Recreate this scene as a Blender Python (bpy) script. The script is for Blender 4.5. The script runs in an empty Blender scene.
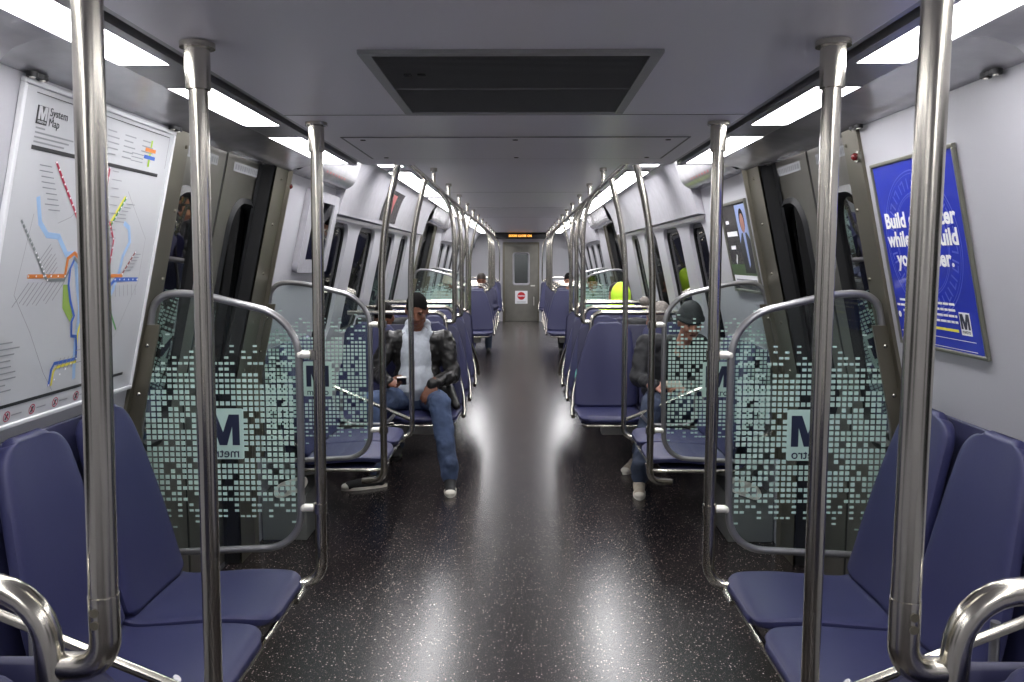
import bpy, bmesh, math, random
from mathutils import Vector, Matrix
from math import sin, cos, pi, radians
random.seed(7)
SC = bpy.context.scene
COL = SC.collection

# ------------------------------------------------------------------ materials
def srgb(r, g, b):
    def f(c):
        c /= 255.0
        return c/12.92 if c <= 0.04045 else ((c+0.055)/1.055)**2.4
    return (f(r), f(g), f(b), 1)

def mat(name, col, rough=.5, metal=0, spec=.5, noise=0, nscale=30, bump=0, bscale=200, coat=0, stretch=None):
    m = bpy.data.materials.new(name); m.use_nodes = True
    nt = m.node_tree; b = nt.nodes['Principled BSDF']
    b.inputs['Base Color'].default_value = col
    b.inputs['Roughness'].default_value = rough
    b.inputs['Metallic'].default_value = metal
    b.inputs['Specular IOR Level'].default_value = spec
    b.inputs['Coat Weight'].default_value = coat
    if noise or bump:
        tc = nt.nodes.new('ShaderNodeTexCoord'); mp = nt.nodes.new('ShaderNodeMapping')
        nt.links.new(tc.outputs['Object'], mp.inputs[0])
        if stretch: mp.inputs['Scale'].default_value = stretch
    if noise:
        n = nt.nodes.new('ShaderNodeTexNoise'); n.inputs['Scale'].default_value = nscale; n.inputs['Detail'].default_value = 4
        nt.links.new(mp.outputs[0], n.inputs[0])
        mr = nt.nodes.new('ShaderNodeMapRange'); mr.inputs[1].default_value = .3; mr.inputs[2].default_value = .7
        mr.inputs[3].default_value = 1-noise; mr.inputs[4].default_value = 1+noise
        nt.links.new(n.outputs[0], mr.inputs[0])
        mx = nt.nodes.new('ShaderNodeVectorMath'); mx.operation = 'SCALE'; mx.inputs[0].default_value = col[:3]
        nt.links.new(mr.outputs[0], mx.inputs['Scale']); nt.links.new(mx.outputs[0], b.inputs['Base Color'])
    if bump:
        n2 = nt.nodes.new('ShaderNodeTexNoise'); n2.inputs['Scale'].default_value = bscale; n2.inputs['Detail'].default_value = 3
        nt.links.new(mp.outputs[0], n2.inputs[0])
        bp = nt.nodes.new('ShaderNodeBump'); bp.inputs['Strength'].default_value = bump; bp.inputs['Distance'].default_value = .002
        nt.links.new(n2.outputs[0], bp.inputs['Height']); nt.links.new(bp.outputs[0], b.inputs['Normal'])
    return m

def emis(name, col, s):
    m = bpy.data.materials.new(name); m.use_nodes = True
    b = m.node_tree.nodes['Principled BSDF']
    b.inputs['Base Color'].default_value = (.8, .8, .8, 1)
    b.inputs['Emission Color'].default_value = col
    b.inputs['Emission Strength'].default_value = s
    return m

def glass(name, tint, refl=1.0, rough=.02):
    m = bpy.data.materials.new(name); m.use_nodes = True; nt = m.node_tree
    nt.nodes.remove(nt.nodes['Principled BSDF'])
    o = nt.nodes['Material Output']; t = nt.nodes.new('ShaderNodeBsdfTransparent'); t.inputs[0].default_value = tint
    g = nt.nodes.new('ShaderNodeBsdfGlossy'); g.inputs['Roughness'].default_value = rough
    fr = nt.nodes.new('ShaderNodeFresnel'); fr.inputs[0].default_value = 1.5
    mm = nt.nodes.new('ShaderNodeMath'); mm.operation = 'MULTIPLY'; mm.inputs[1].default_value = refl
    x = nt.nodes.new('ShaderNodeMixShader')
    nt.links.new(fr.outputs[0], mm.inputs[0]); nt.links.new(mm.outputs[0], x.inputs[0])
    nt.links.new(t.outputs[0], x.inputs[1]); nt.links.new(g.outputs[0], x.inputs[2]); nt.links.new(x.outputs[0], o.inputs[0])
    return m

M = {}
M['steel'] = mat('brushed stainless steel', srgb(186, 182, 172), .22, 1, noise=.03, nscale=40, stretch=(1, 1, .02))
M['steel_rail'] = mat('grey painted rail', srgb(150, 150, 152), .32, .75)
M['clampw'] = mat('bright cast clamp', srgb(225, 223, 215), .35, .35)
M['doorsteel'] = mat('satin door steel', srgb(128, 126, 119), .36, .8, noise=.08, nscale=6)
M['pillarsteel'] = mat('satin pillar steel', srgb(118, 114, 101), .38, .8, noise=.1, nscale=5)
M['ceil'] = mat('grey satin ceiling panel', srgb(226, 224, 231), .33, .05, noise=.03, nscale=400)
M['ceiltrim'] = mat('grey ceiling trim', srgb(160, 160, 162), .35, .5)
M['soffit'] = mat('grey glossy soffit', srgb(196, 195, 199), .16, .35, noise=.10, nscale=9)
M['wall'] = mat('white wall laminate', srgb(178, 178, 184), .42, 0, noise=.015, nscale=300)
M['cove'] = mat('white glossy cove', srgb(174, 173, 179), .2, 0, noise=.06, nscale=14)
M['black'] = mat('black rubber', srgb(22, 23, 25), .5)
M['slot'] = mat('dark slot', srgb(12, 12, 14), .7)
M['vent'] = mat('dark grey grille', srgb(128, 129, 129), .5, .3)
M['ventdk'] = mat('grille cavity', srgb(62, 62, 64), .8)
M['ventfr'] = mat('grille frame', srgb(160, 161, 160), .45, .3)
M['seat'] = mat('blue seat vinyl', srgb(42, 44, 82), .5, 0, spec=.45, noise=.07, nscale=160, bump=.25, bscale=600)
M['shell'] = mat('dark blue seat shell', srgb(40, 41, 72), .5)
M['under'] = mat('pale grey seat support', srgb(170, 170, 168), .5, .2)
M['boxgrey'] = mat('dull grey box', srgb(112, 114, 112), .5, .2)
M['glassws'] = glass('windscreen glass', (.90, .945, .93, 1), .75)
M['glasswin'] = glass('window glass', (.5, .53, .53, 1), .55)
M['glassframe'] = glass('picture glass', (.93, .94, .95, 1), 1.0)
M['dots'] = mat('mint printed dots', srgb(172, 200, 191), .5)
M['navy'] = mat('dark navy print', srgb(24, 32, 58), .5)
M['white'] = mat('white print', srgb(238, 238, 242), .5)
M['tunnel'] = mat('dark tunnel concrete', srgb(26, 26, 26), .9, noise=.4, nscale=3)
M['paper'] = mat('map paper', srgb(200, 202, 206), .25, coat=.4)
M['mapframe'] = mat('pale map frame', srgb(222, 223, 226), .3)
M['ink'] = mat('black ink', srgb(40, 41, 44), .5)
M['inkgrey'] = mat('grey ink', srgb(140, 142, 146), .5)
def flat(n, r, g, b): M[n] = mat(n+' ink', srgb(r, g, b), .5)
for n, c in dict(redink=(176, 40, 72), orangeink=(214, 128, 60), blueink=(64, 104, 190), greenink=(70, 140, 70), yellowink=(226, 216, 70), silverink=(128, 134, 136), riverink=(158, 190, 226), parkink=(150, 180, 86), stopred=(200, 40, 44), brownink=(140, 70, 70), limeink=(160, 196, 60)).items(): flat(n, *c)
M['adblue'] = mat('royal blue poster', srgb(44, 58, 178), .25, coat=.3, noise=.05, nscale=3)
M['adblue2'] = mat('lighter blue seal', srgb(62, 78, 190), .3)
M['alu'] = mat('dull aluminium frame', srgb(128, 128, 118), .4, .7)
M['addark'] = mat('charcoal advert', srgb(58, 56, 56), .25, noise=.25, nscale=8)
M['adsky'] = mat('advert pale blue', srgb(150, 168, 214), .3)
M['adgrass'] = mat('advert green', srgb(52, 82, 40), .3, noise=.2, nscale=30)
M['adgreen'] = mat('dark green picture', srgb(62, 78, 70), .25, noise=.3, nscale=5)
M['adpurple'] = mat('dark slate picture', srgb(64, 66, 88), .25, noise=.2, nscale=6)
M['adpink'] = mat('dusty pink picture', srgb(150, 120, 126), .3)
M['led'] = emis('amber LED', srgb(255, 170, 40), 3.2)
M['light'] = emis('lit diffuser', (1, .985, 1.0, 1), 25.5)
M['skinD'] = mat('brown skin', srgb(112, 72, 54), .45, noise=.08, nscale=25)
M['skinL'] = mat('tan skin', srgb(172, 120, 100), .45, noise=.06, nscale=25)
M['hair'] = mat('black hair', srgb(15, 13, 13), .9, spec=.15, noise=.3, nscale=120, bump=.6, bscale=300)
M['hairB'] = mat('dark brown hair', srgb(50, 44, 40), .7, noise=.3, nscale=120)
M['leather'] = mat('black leather', srgb(26, 25, 24), .40, spec=.45, noise=.25, nscale=14, bump=.7, bscale=28)
M['hoodie'] = mat('grey hoodie jersey', srgb(176, 182, 190), .85, noise=.06, nscale=60, bump=.4, bscale=60)
M['jeans'] = mat('blue denim', srgb(64, 79, 108), .85, noise=.45, nscale=5, bump=.4, bscale=200)
M['jeansdk'] = mat('dark denim', srgb(52, 62, 82), .8, noise=.25, nscale=9)
M['darkcloth'] = mat('dark padded cloth', srgb(27, 28, 31), .75, noise=.25, nscale=15, bump=.4, bscale=30)
M['beige'] = mat('beige cloth', srgb(196, 184, 168), .85, noise=.1, nscale=20)
M['neon'] = mat('neon yellow green cloth', srgb(206, 250, 60), .7, noise=.05, nscale=20)
M['knit'] = mat('grey brown knit', srgb(132, 126, 120), .9, noise=.3, nscale=70, bump=.8, bscale=120)
M['sole'] = mat('off white rubber', srgb(216, 212, 200), .6)
M['shoeG'] = mat('grey beige suede', srgb(170, 160, 144), .8, noise=.15, nscale=40)
M['shoeB'] = mat('black canvas', srgb(28, 28, 30), .7)
M['eye'] = mat('eye dark', srgb(20, 16, 14), .3)
M['lip'] = mat('lip', srgb(110, 62, 54), .5)
M['teal'] = mat('teal plastic bag', srgb(110, 190, 180), .5)
M['phone'] = mat('black phone glass', srgb(18, 20, 22), .4)

def floor_mat():
    m = bpy.data.materials.new('speckled black rubber floor'); m.use_nodes = True; nt = m.node_tree
    b = nt.nodes['Principled BSDF']; tc = nt.nodes.new('ShaderNodeTexCoord')
    base = nt.nodes.new('ShaderNodeTexNoise'); base.inputs['Scale'].default_value = 2.5; nt.links.new(tc.outputs['Object'], base.inputs[0])
    r0 = nt.nodes.new('ShaderNodeValToRGB'); r0.color_ramp.elements[0].color = srgb(25, 21, 22); r0.color_ramp.elements[1].color = srgb(35, 31, 32)
    nt.links.new(base.outputs[0], r0.inputs[0]); prev = r0.outputs[0]
    for sc, size, colr, thr in ((105, .24, srgb(225, 205, 198), .85), (190, .25, srgb(165, 148, 142), .78), (62, .15, srgb(250, 236, 230), .86)):
        v = nt.nodes.new('ShaderNodeTexVoronoi'); v.inputs['Scale'].default_value = sc; nt.links.new(tc.outputs['Object'], v.inputs[0])
        lt = nt.nodes.new('ShaderNodeMath'); lt.operation = 'LESS_THAN'; lt.inputs[1].default_value = size; nt.links.new(v.outputs['Distance'], lt.inputs[0])
        sx = nt.nodes.new('ShaderNodeSeparateColor'); nt.links.new(v.outputs['Color'], sx.inputs[0])
        gt = nt.nodes.new('ShaderNodeMath'); gt.operation = 'GREATER_THAN'; gt.inputs[1].default_value = thr; nt.links.new(sx.outputs[0], gt.inputs[0])
        mu = nt.nodes.new('ShaderNodeMath'); mu.operation = 'MULTIPLY'; nt.links.new(lt.outputs[0], mu.inputs[0]); nt.links.new(gt.outputs[0], mu.inputs[1])
        mx = nt.nodes.new('ShaderNodeMix'); mx.data_type = 'RGBA'; nt.links.new(mu.outputs[0], mx.inputs[0]); nt.links.new(prev, mx.inputs[6]); mx.inputs[7].default_value = colr
        prev = mx.outputs[2]
    nt.links.new(prev, b.inputs['Base Color'])
    n = nt.nodes.new('ShaderNodeTexNoise'); n.inputs['Scale'].default_value = 5; n.inputs['Detail'].default_value = 6; nt.links.new(tc.outputs['Object'], n.inputs[0])
    mr = nt.nodes.new('ShaderNodeMapRange'); mr.inputs[3].default_value = .235; mr.inputs[4].default_value = .275; nt.links.new(n.outputs[0], mr.inputs[0])
    nt.links.new(mr.outputs[0], b.inputs['Roughness'])
    b.inputs['Specular IOR Level'].default_value = .6
    return m
M['floor'] = floor_mat()
M['seat'].node_tree

# ------------------------------------------------------------------ mesh kit
class MB:
    def __init__(self): self.v = []; self.f = []
    def add(self, vs, fs):
        o = len(self.v); self.v += [tuple(p) for p in vs]; self.f += [tuple(i+o for i in f) for f in fs]; return self
    def quad(self, a, b, c, d): return self.add([a, b, c, d], [(0, 1, 2, 3)])
    def box(self, x0, x1, y0, y1, z0, z1, bev=0):
        if bev <= 0:
            vs = [(x, y, z) for x in (x0, x1) for y in (y0, y1) for z in (z0, z1)]
            return self.add(vs, [(0, 1, 3, 2), (4, 6, 7, 5), (0, 4, 5, 1), (2, 3, 7, 6), (0, 2, 6, 4), (1, 5, 7, 3)])
        bm = bmesh.new(); bmesh.ops.create_cube(bm, size=1)
        for v in bm.verts: v.co = Vector(((x0+x1)/2+v.co.x*(x1-x0), (y0+y1)/2+v.co.y*(y1-y0), (z0+z1)/2+v.co.z*(z1-z0)))
        bmesh.ops.bevel(bm, geom=bm.edges[:], offset=bev, segments=3, affect='EDGES', profile=.5)
        return self.bm(bm)
    def bm(self, bm, mtx=None):
        bm.verts.ensure_lookup_table(); bm.verts.index_update()
        vs = [(mtx @ v.co if mtx else v.co) for v in bm.verts]
        self.add(vs, [tuple(v.index for v in f.verts) for f in bm.faces]); bm.free(); return self
    def loops(self, loops, closed=True, cap=True):
        o = len(self.v); n = len(loops[0])
        for l in loops: self.v += [tuple(p) for p in l]
        for i in range(len(loops)-1):
            for j in range(n if closed else n-1):
                a = o+i*n+j; b = o+i*n+(j+1) % n; self.f.append((a, b, b+n, a+n))
        if cap and closed:
            self.f.append(tuple(o+j for j in reversed(range(n)))); self.f.append(tuple(o+(len(loops)-1)*n+j for j in range(n)))
        return self
    def tube(self, path, r, n=14, radii=None):
        pts = [Vector(p) for p in path]; L = []
        up = None
        for i, p in enumerate(pts):
            d = (pts[min(i+1, len(pts)-1)]-pts[max(i-1, 0)]).normalized()
            if up is None:
                up = Vector((0, 0, 1)) if abs(d.z) < .9 else Vector((1, 0, 0))
            a = (up-d*up.dot(d)).normalized(); b = d.cross(a); up = a
            rr = radii[i] if radii else r
            L.append([p+a*(cos(2*pi*k/n)*rr)+b*(sin(2*pi*k/n)*rr) for k in range(n)])
        return self.loops(L)
    def cyl(self, c, r, h, axis='z', n=24):
        d = {'x': Vector((1, 0, 0)), 'y': Vector((0, 1, 0)), 'z': Vector((0, 0, 1))}[axis]
        c = Vector(c); return self.tube([c-d*h/2, c+d*h/2], r, n)
    def ell(self, c, rad, seg=16, rot=None):
        bm = bmesh.new(); bmesh.ops.create_uvsphere(bm, u_segments=seg, v_segments=max(8, seg*2//3), radius=1)
        m = Matrix.Translation(Vector(c)) @ (rot.to_4x4() if rot else Matrix.Identity(4)) @ Matrix.Diagonal((rad[0], rad[1], rad[2], 1))
        return self.bm(bm, m)
    def cap(self, p0, r0, p1, r1, n=16):
        p0 = Vector(p0); p1 = Vector(p1)
        self.ell(p0, (r0,)*3, n); self.ell(p1, (r1,)*3, n)
        return self.tube([p0, p1], r0, n, radii=[r0, r1])

def obj(name, mb, m, parent=None, smooth=True, origin=None, bevel=0):
    me = bpy.data.meshes.new(name)
    v = mb.v
    if origin: v = [(p[0]-origin[0], p[1]-origin[1], p[2]-origin[2]) for p in v]
    me.from_pydata(v, [], mb.f)
    bm = bmesh.new(); bm.from_mesh(me); bmesh.ops.recalc_face_normals(bm, faces=bm.faces)
    if smooth:
        for f in bm.faces: f.smooth = True
        for e in bm.edges:
            if len(e.link_faces) == 2 and e.calc_face_angle(0) > radians(38): e.smooth = False
    bm.to_mesh(me); bm.free()
    me.materials.append(m)
    o = bpy.data.objects.new(name, me); COL.objects.link(o)
    if parent: o.parent = parent
    if origin and not parent: o.location = origin
    if bevel:
        b = o.modifiers.new('b', 'BEVEL'); b.width = bevel; b.segments = 2; b.limit_method = 'ANGLE'
    return o

def tag(o, label=None, cat=None, group=None, kind=None):
    if label: o['label'] = label
    if cat: o['category'] = cat
    if group: o['group'] = group
    if kind: o['kind'] = kind
    return o
def empty(name, loc, rz=0, **k):
    o = bpy.data.objects.new(name, None); COL.objects.link(o); o.location = loc; o.rotation_euler = (0, 0, rz); o.empty_display_size = .1
    return tag(o, **k) if k else o
def copy_tree(o, parent=None):
    c = o.copy(); COL.objects.link(c)
    if parent: c.parent = parent
    for ch in KIDS.get(o.name, []): copy_tree(ch, c)
    return c
KIDS = {}
def dup(root, loc, rz, label, group=None):
    if not KIDS:
        pass
    KIDS.clear()
    for q in bpy.data.objects:
        if q.parent: KIDS.setdefault(q.parent.name, []).append(q)
    c = copy_tree(root); c.location = loc; c.rotation_euler = (0, 0, rz); c['label'] = label
    if group: c['group'] = group
    return c

def arc(p0, corner, p1, n=7):
    """quadratic-ish rounded corner points from p0 to p1 around corner"""
    p0, c, p1 = Vector(p0), Vector(corner), Vector(p1); out = []
    for i in range(n+1):
        t = i/n; a = (1-t)**2; b = 2*t*(1-t); w = .82*1.0
        den = a+b*w+t*t
        out.append((p0*a+c*(b*w)+p1*(t*t))/den)
    return out
def rounded(path, rad, n=7):
    """polyline with rounded interior corners; rad float or list"""
    P = [Vector(p) for p in path]; out = [P[0]]
    for i in range(1, len(P)-1):
        r = rad[i-1] if isinstance(rad, (list, tuple)) else rad
        d0 = (P[i-1]-P[i]); d1 = (P[i+1]-P[i]); r = min(r, d0.length*.49, d1.length*.49)
        out += arc(P[i]+d0.normalized()*r, P[i], P[i]+d1.normalized()*r, n)
    out.append(P[-1]); return out

def letter_m(w, h, m, parent, x=0, y=0, z=0, ext=.002, st=.27):
    mb = MB(); k = w*st; cx = w/2
    P_ = [(-cx, 0), (-cx, h), (-cx+k*1.15, h), (0, h*.42), (cx-k*1.15, h), (cx, h), (cx, 0), (cx-k*.8, 0), (cx-k*.8, h*.62), (k*.42, 0), (-k*.42, 0), (-cx+k*.8, h*.62), (-cx+k*.8, 0)]
    for zz in (z-ext, z+ext): mb.add([(x+p[0], y+p[1]-h/2, zz) for p in P_], [tuple(range(13))])
    n = 13; mb.add([(x+p[0], y+p[1]-h/2, z-ext) for p in P_]+[(x+p[0], y+p[1]-h/2, z+ext) for p in P_], [(i, (i+1) % n, n+(i+1) % n, n+i) for i in range(n)])
    return obj('logo_letter', mb, m, parent, smooth=False)
def text(body, x, y, size, m, parent, name='lettering', z=.002, align='CENTER', sx=1, bold=0, ext=.0004, width=None):
    cu = bpy.data.curves.new('t', 'FONT'); cu.body = body; cu.size = size; cu.align_x = align; cu.align_y = 'CENTER'
    cu.offset = bold; cu.extrude = ext; cu.resolution_u = 3
    to = bpy.data.objects.new('t', cu); COL.objects.link(to)
    dg = bpy.context.evaluated_depsgraph_get(); me = bpy.data.meshes.new_from_object(to.evaluated_get(dg))
    bpy.data.objects.remove(to); bpy.data.curves.remove(cu)
    if width:
        xs = [v.co.x for v in me.vertices]; w = max(xs)-min(xs); sx = width/w
    for v in me.vertices: v.co.x = v.co.x*sx+x; v.co.y += y; v.co.z += z
    me.materials.clear(); me.materials.append(m)
    o = bpy.data.objects.new(name, me); COL.objects.link(o); o.parent = parent; return o

# ------------------------------------------------------------------ section of the car
SL = .221
def wx(z, off=0): return (1.404-SL*(z-1.108) if z > .95 else 1.439)+off
NC = 2.06      # near ceiling
FC = 2.24      # far ceiling
STEP = 4.34
Y0, Y1 = -2.2, 21.2

f = MB().box(-1.5, 1.5, Y0, Y1+.1, -.06, 0)
tag(obj('floor', f, M['floor'], smooth=False), 'black rubber floor with pale speckles', 'floor', kind='structure')

# wall segments: solid / window / door openings
DOORS = [(3.08, 4.15), (10.48, 11.52)]
WINS = [(-1.2, -.4), (.2, 1.0), (5.6, 6.17), (6.5, 7.28), (7.62, 8.4), (8.75, 9.35), (13.0, 13.8), (14.15, 14.95), (15.3, 16.1), (16.45, 17.25), (17.6, 18.4), (18.75, 19.55)]
WZ0, WZ1 = .98, 1.83
def ring_yz(y0, y1, z0, z1, r, n=6):
    pts = []
    for cy, cz, a0 in ((y1-r, z1-r, 0), (y0+r, z1-r, 90), (y0+r, z0+r, 180), (y1-r, z0+r, 270)):
        for k in range(n+1):
            a = radians(a0+90*k/n); pts.append((cy+r*cos(a), cz+r*sin(a)))
    return pts
def ring_outer(inner, y0, y1, z0, z1, n=6):
    out = []
    for q in range(4):
        c = [(y1, z1), (y0, z1), (y0, z0), (y1, z0)][q]
        for k in range(n+1):
            iy, iz = inner[q*(n+1)+k]
            if k == 0: out.append((y1, iz) if q == 0 else (iy, z1) if q == 1 else (y0, iz) if q == 2 else (iy, z0))
            elif k == n: out.append((iy, z1) if q == 0 else (y0, iz) if q == 1 else (iy, z0) if q == 2 else (y1, iz))
            else: out.append(c)
    return out
def W(s, y, z, off=0): return (s*wx(z, off), y, z)
nwin = 0; ndoor = 0; ntrim = 0
for s, side in ((-1, 'left'), (1, 'right')):
    mb = MB(); segs = []
    y = Y0
    ops = sorted([(a, b, 'w') for a, b in WINS]+[(a, b, 'd') for a, b in DOORS])
    def solid(a, b):
        for z0, z1 in ((0, .95), (.95, 1.5), (1.5, 2.06)):
            mb.quad(W(s, a, z0), W(s, b, z0), W(s, b, z1), W(s, a, z1))
    for a, b, k in ops:
        solid(y, a)
        if k == 'w':
            inn = ring_yz(a+.0, b-.0, WZ0, WZ1, .12); out = ring_outer(inn, a, b, WZ0-.03, 1.9)
            inn = ring_yz(a+.02, b-.02, WZ0, WZ1, .12)
            mb.quad(W(s, a, 0), W(s, b, 0), W(s, b, .95), W(s, a, .95))
            mb.quad(W(s, a, 1.9), W(s, b, 1.9), W(s, b, 2.06), W(s, a, 2.06))
            n = len(inn); base = len(mb.v)
            mb.v += [W(s, p[0], p[1]) for p in out]+[W(s, p[0], p[1]) for p in inn]+[W(s, p[0], p[1], .035) for p in inn]
            for i in range(n):
                j = (i+1) % n
                if out[i] != out[j]: mb.f.append((base+i, base+j, base+n+j, base+n+i))
                else: mb.f.append((base+i, base+n+j, base+n+i))
                mb.f.append((base+n+i, base+n+j, base+2*n+j, base+2*n+i))
        y = b
    solid(y, Y1)
    tag(obj('wall_'+side, mb, M['wall'], smooth=True), 'white leaning wall panels along the %s side' % side, 'wall', kind='structure')
    for (a, b) in WINS:
        nwin += 1
        g = MB(); inn = ring_yz(a+.02, b-.02, WZ0, WZ1, .12); inn2 = ring_yz(a+.05, b-.05, WZ0+.03, WZ1-.03, .1)
        g.loops([[W(s, p[0], p[1], .028) for p in inn], [W(s, p[0], p[1], .024) for p in inn2], [W(s, p[0], p[1], .045) for p in inn2], [W(s, p[0], p[1], .05) for p in inn]], cap=False)
        root = empty('window_%d' % nwin, (s*1.3, (a+b)/2, 1.4), label='dark side window with rounded corners in the %s wall, %.0f m ahead' % (side, a), cat='window', kind='structure')
        root['label'] = 'narrow dark window with rounded corners in the %s wall' % side
        obj('window_frame', g, M['black'], root, origin=root.location)
        gl = MB().add([W(s, p[0], p[1], .035) for p in inn2], [tuple(range(len(inn2)))])
        obj('window_glass', gl, M['glasswin'], root, smooth=False, origin=root.location)
        # grey strip added behind the glass, standing in for reflections on it
        mm = MB(); c = a+.32*(b-a)
        mm.quad(W(s, c, WZ0, .075), W(s, c+.06, WZ0, .075), W(s, c+.06, WZ1, .075), W(s, c, WZ1, .075))
        mm.quad(W(s, c, WZ0, .075), W(s, c, WZ1, .075), W(s, c, WZ1, .10), W(s, c, WZ0, .10))
        obj('window_mullion', mm, M['ceiltrim'], root, smooth=False, origin=root.location)
    for (a, b) in DOORS:
        # jamb returns + header of the recess
        j = MB(); mid = a+.62
        for yy in (a, b):
            for z0, z1 in ((0, .95), (.95, 2.06)):
                j.quad(W(s, yy, z0, -.01), W(s, yy, z0, .06 if yy == b else .14), W(s, yy, z1, .06 if yy == b else .14), W(s, yy, z1, -.01))
                if yy == b: j.quad(W(s, yy, z0, .06), W(s, yy-.03, z0, .068), W(s, yy-.03, z1, .068), W(s, yy, z1, .06))
        ntrim += 1
        tag(obj('trim_%d' % ntrim, j, M['black'], smooth=False), 'dark rubber lined door jambs of a %s doorway' % side, 'trim', kind='structure')
        for k, (p, q) in enumerate(((a+.004, mid-.012), (mid+.012, b+.15))):
            ndoor += 1
            root = empty('door_%d' % ndoor, (s*1.4, (p+q)/2, 0), label='grey steel sliding door leaf with an arched dark window on the %s side' % side, cat='door', kind='structure')
            w = q-p; cy = (p+q)/2+(.035 if k else -.02)
            wy0, wy1, wz0, wz1 = cy-.19, cy+.19, .8, 1.855
            dm = MB(); O = .075
            inn = ring_yz(wy0, wy1, wz0, wz1, .15, 8); out = ring_outer(inn, p, q, wz0-.04, wz1+.04, 8)
            for z0, z1 in ((.015, .45), (.45, wz0-.04)): dm.quad(W(s, p, z0, O), W(s, q, z0, O), W(s, q, z1, O), W(s, p, z1, O))
            dm.quad(W(s, p, wz1+.04, O), W(s, q, wz1+.04, O), W(s, q, 2.075, O), W(s, p, 2.075, O))
            n = len(inn); base = len(dm.v)
            dm.v += [W(s, t[0], t[1], O) for t in out]+[W(s, t[0], t[1], O) for t in inn]
            for i in range(n):
                jx = (i+1) % n
                if out[i] != out[jx]: dm.f.append((base+i, base+jx, base+n+jx, base+n+i))
                else: dm.f.append((base+i, base+n+jx, base+n+i))
            for e in (p, q):
                dm.quad(W(s, e, .015, O), W(s, e, .015, O+.035), W(s, e, .95, O+.035), W(s, e, .95, O))
                dm.quad(W(s, e, .95, O), W(s, e, .95, O+.035), W(s, e, 2.075, O+.035), W(s, e, 2.075, O))
            obj('door_leaf', dm, M['doorsteel'], root, smooth=False, origin=root.location)
            g = MB(); i0 = ring_yz(wy0-.012, wy1+.012, wz0-.012, wz1+.012, .16, 8); i1 = ring_yz(wy0+.015, wy1-.015, wz0+.015, wz1-.015, .14, 8); i2 = ring_yz(wy0+.03, wy1-.03, wz0+.03, wz1-.03, .125, 8)
            g.loops([[W(s, t[0], t[1], O-.001) for t in i0], [W(s, t[0], t[1], O-.014) for t in i1], [W(s, t[0], t[1], O+.03) for t in i2]], cap=False)
            obj('window_gasket', g, M['black'], root, origin=root.location)
            gl = MB().add([W(s, t[0], t[1], O+.018) for t in i2], [tuple(range(len(i2)))])
            obj('window_glass', gl, M['glasswin'], root, smooth=False, origin=root.location)
            # sticker with unreadable small print
            st = MB(); u0, u1 = (p+q)/2-.21, (p+q)/2+.21
            if k == 0: u0 += .0; u1 += .0
            st.quad(W(s, u0, 1.975, O-.003), W(s, u1, 1.975, O-.003), W(s, u1, 2.015, O-.003), W(s, u0, 2.015, O-.003))
            obj('warning_sticker', st, M['paper'], root, smooth=False, origin=root.location)
            tx = MB(); uu = u0+.015
            while uu < u1-.02:
                ww = random.uniform(.012, .026); tx.quad(W(s, uu, 1.983, O-.004), W(s, uu+ww, 1.983, O-.004), W(s, uu+ww, 2.006, O-.004), W(s, uu, 2.006, O-.004)); uu += ww+.009
            obj('sticker_print', tx, M['inkgrey'], root, smooth=False, origin=root.location)
            # black centre edge seal
            sm = MB(); e = q if k == 0 else p; e2 = e+(.012 if k == 0 else -.012)
            for z0, z1 in ((.015, .95), (.95, 2.075)): sm.quad(W(s, e, z0, O+.004), W(s, e2, z0, O+.004), W(s, e2, z1, O+.004), W(s, e, z1, O+.004))
            obj('edge_seal', sm, M['black'], root, smooth=False, origin=root.location)
        # steel pillars either side
        for (p, q, nm) in ((a-.13, a, 'slim'), (b, b+.27, 'broad')):
            ntrim += 1; t = MB()
            for z0, z1 in ((0, .95), (.95, 2.05)):
                A_ = -.012
                t.quad(W(s, p, z0, A_), W(s, q, z0, A_), W(s, q, z1, A_), W(s, p, z1, A_))
                t.quad(W(s, p, z0, A_), W(s, p, z1, A_), W(s, p, z1, .0), W(s, p, z0, .0))
                t.quad(W(s, q, z0, A_), W(s, q, z1, A_), W(s, q, z1, .0), W(s, q, z0, .0))
                if nm == 'broad':
                    c = q-.05
                    t.quad(W(s, c, z0, -.03), W(s, c+.012, z0, -.03), W(s, c+.012, z1, -.03), W(s, c, z1, -.03))
                    t.quad(W(s, c, z0, -.03), W(s, c, z1, -.03), W(s, c-.014, z1, A_), W(s, c-.014, z0, A_))
                    t.quad(W(s, c+.012, z0, -.03), W(s, c+.012, z1, -.03), W(s, c+.026, z1, A_), W(s, c+.026, z0, A_))
            for zz in (1.0, 1.25, 1.5, 1.75, 1.98):
                if zz < 2: t.ell(W(s, q-.025 if nm == 'slim' else p+.1, zz, A_), (.007, .007, .007), 8)
            tag(obj('trim_%d' % ntrim, t, M['pillarsteel'], smooth=True), '%s satin steel pillar beside a %s side doorway' % (nm, side), 'pillar', kind='structure')

# ceilings -------------------------------------------------------------
c = MB().box(-.785, .785, Y0, STEP, NC, NC+.16)
tag(obj('ceiling', c, M['ceil'], smooth=False, bevel=.004), 'lower grey ceiling panel over the near end', 'ceiling', kind='structure')
c = MB().box(-1.05, 1.05, STEP-.02, Y1, FC, FC+.05)
tag(obj('ceiling', c, M['ceil'], smooth=False), 'raised grey ceiling running down the far end', 'ceiling', kind='structure')
c = MB().box(-1.6, 1.6, Y0, Y1+.1, FC+.06, FC+.1)
tag(obj('ceiling', c, M['slot'], smooth=False), 'dark roof above the ceiling panels', 'roof', kind='structure')
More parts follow.
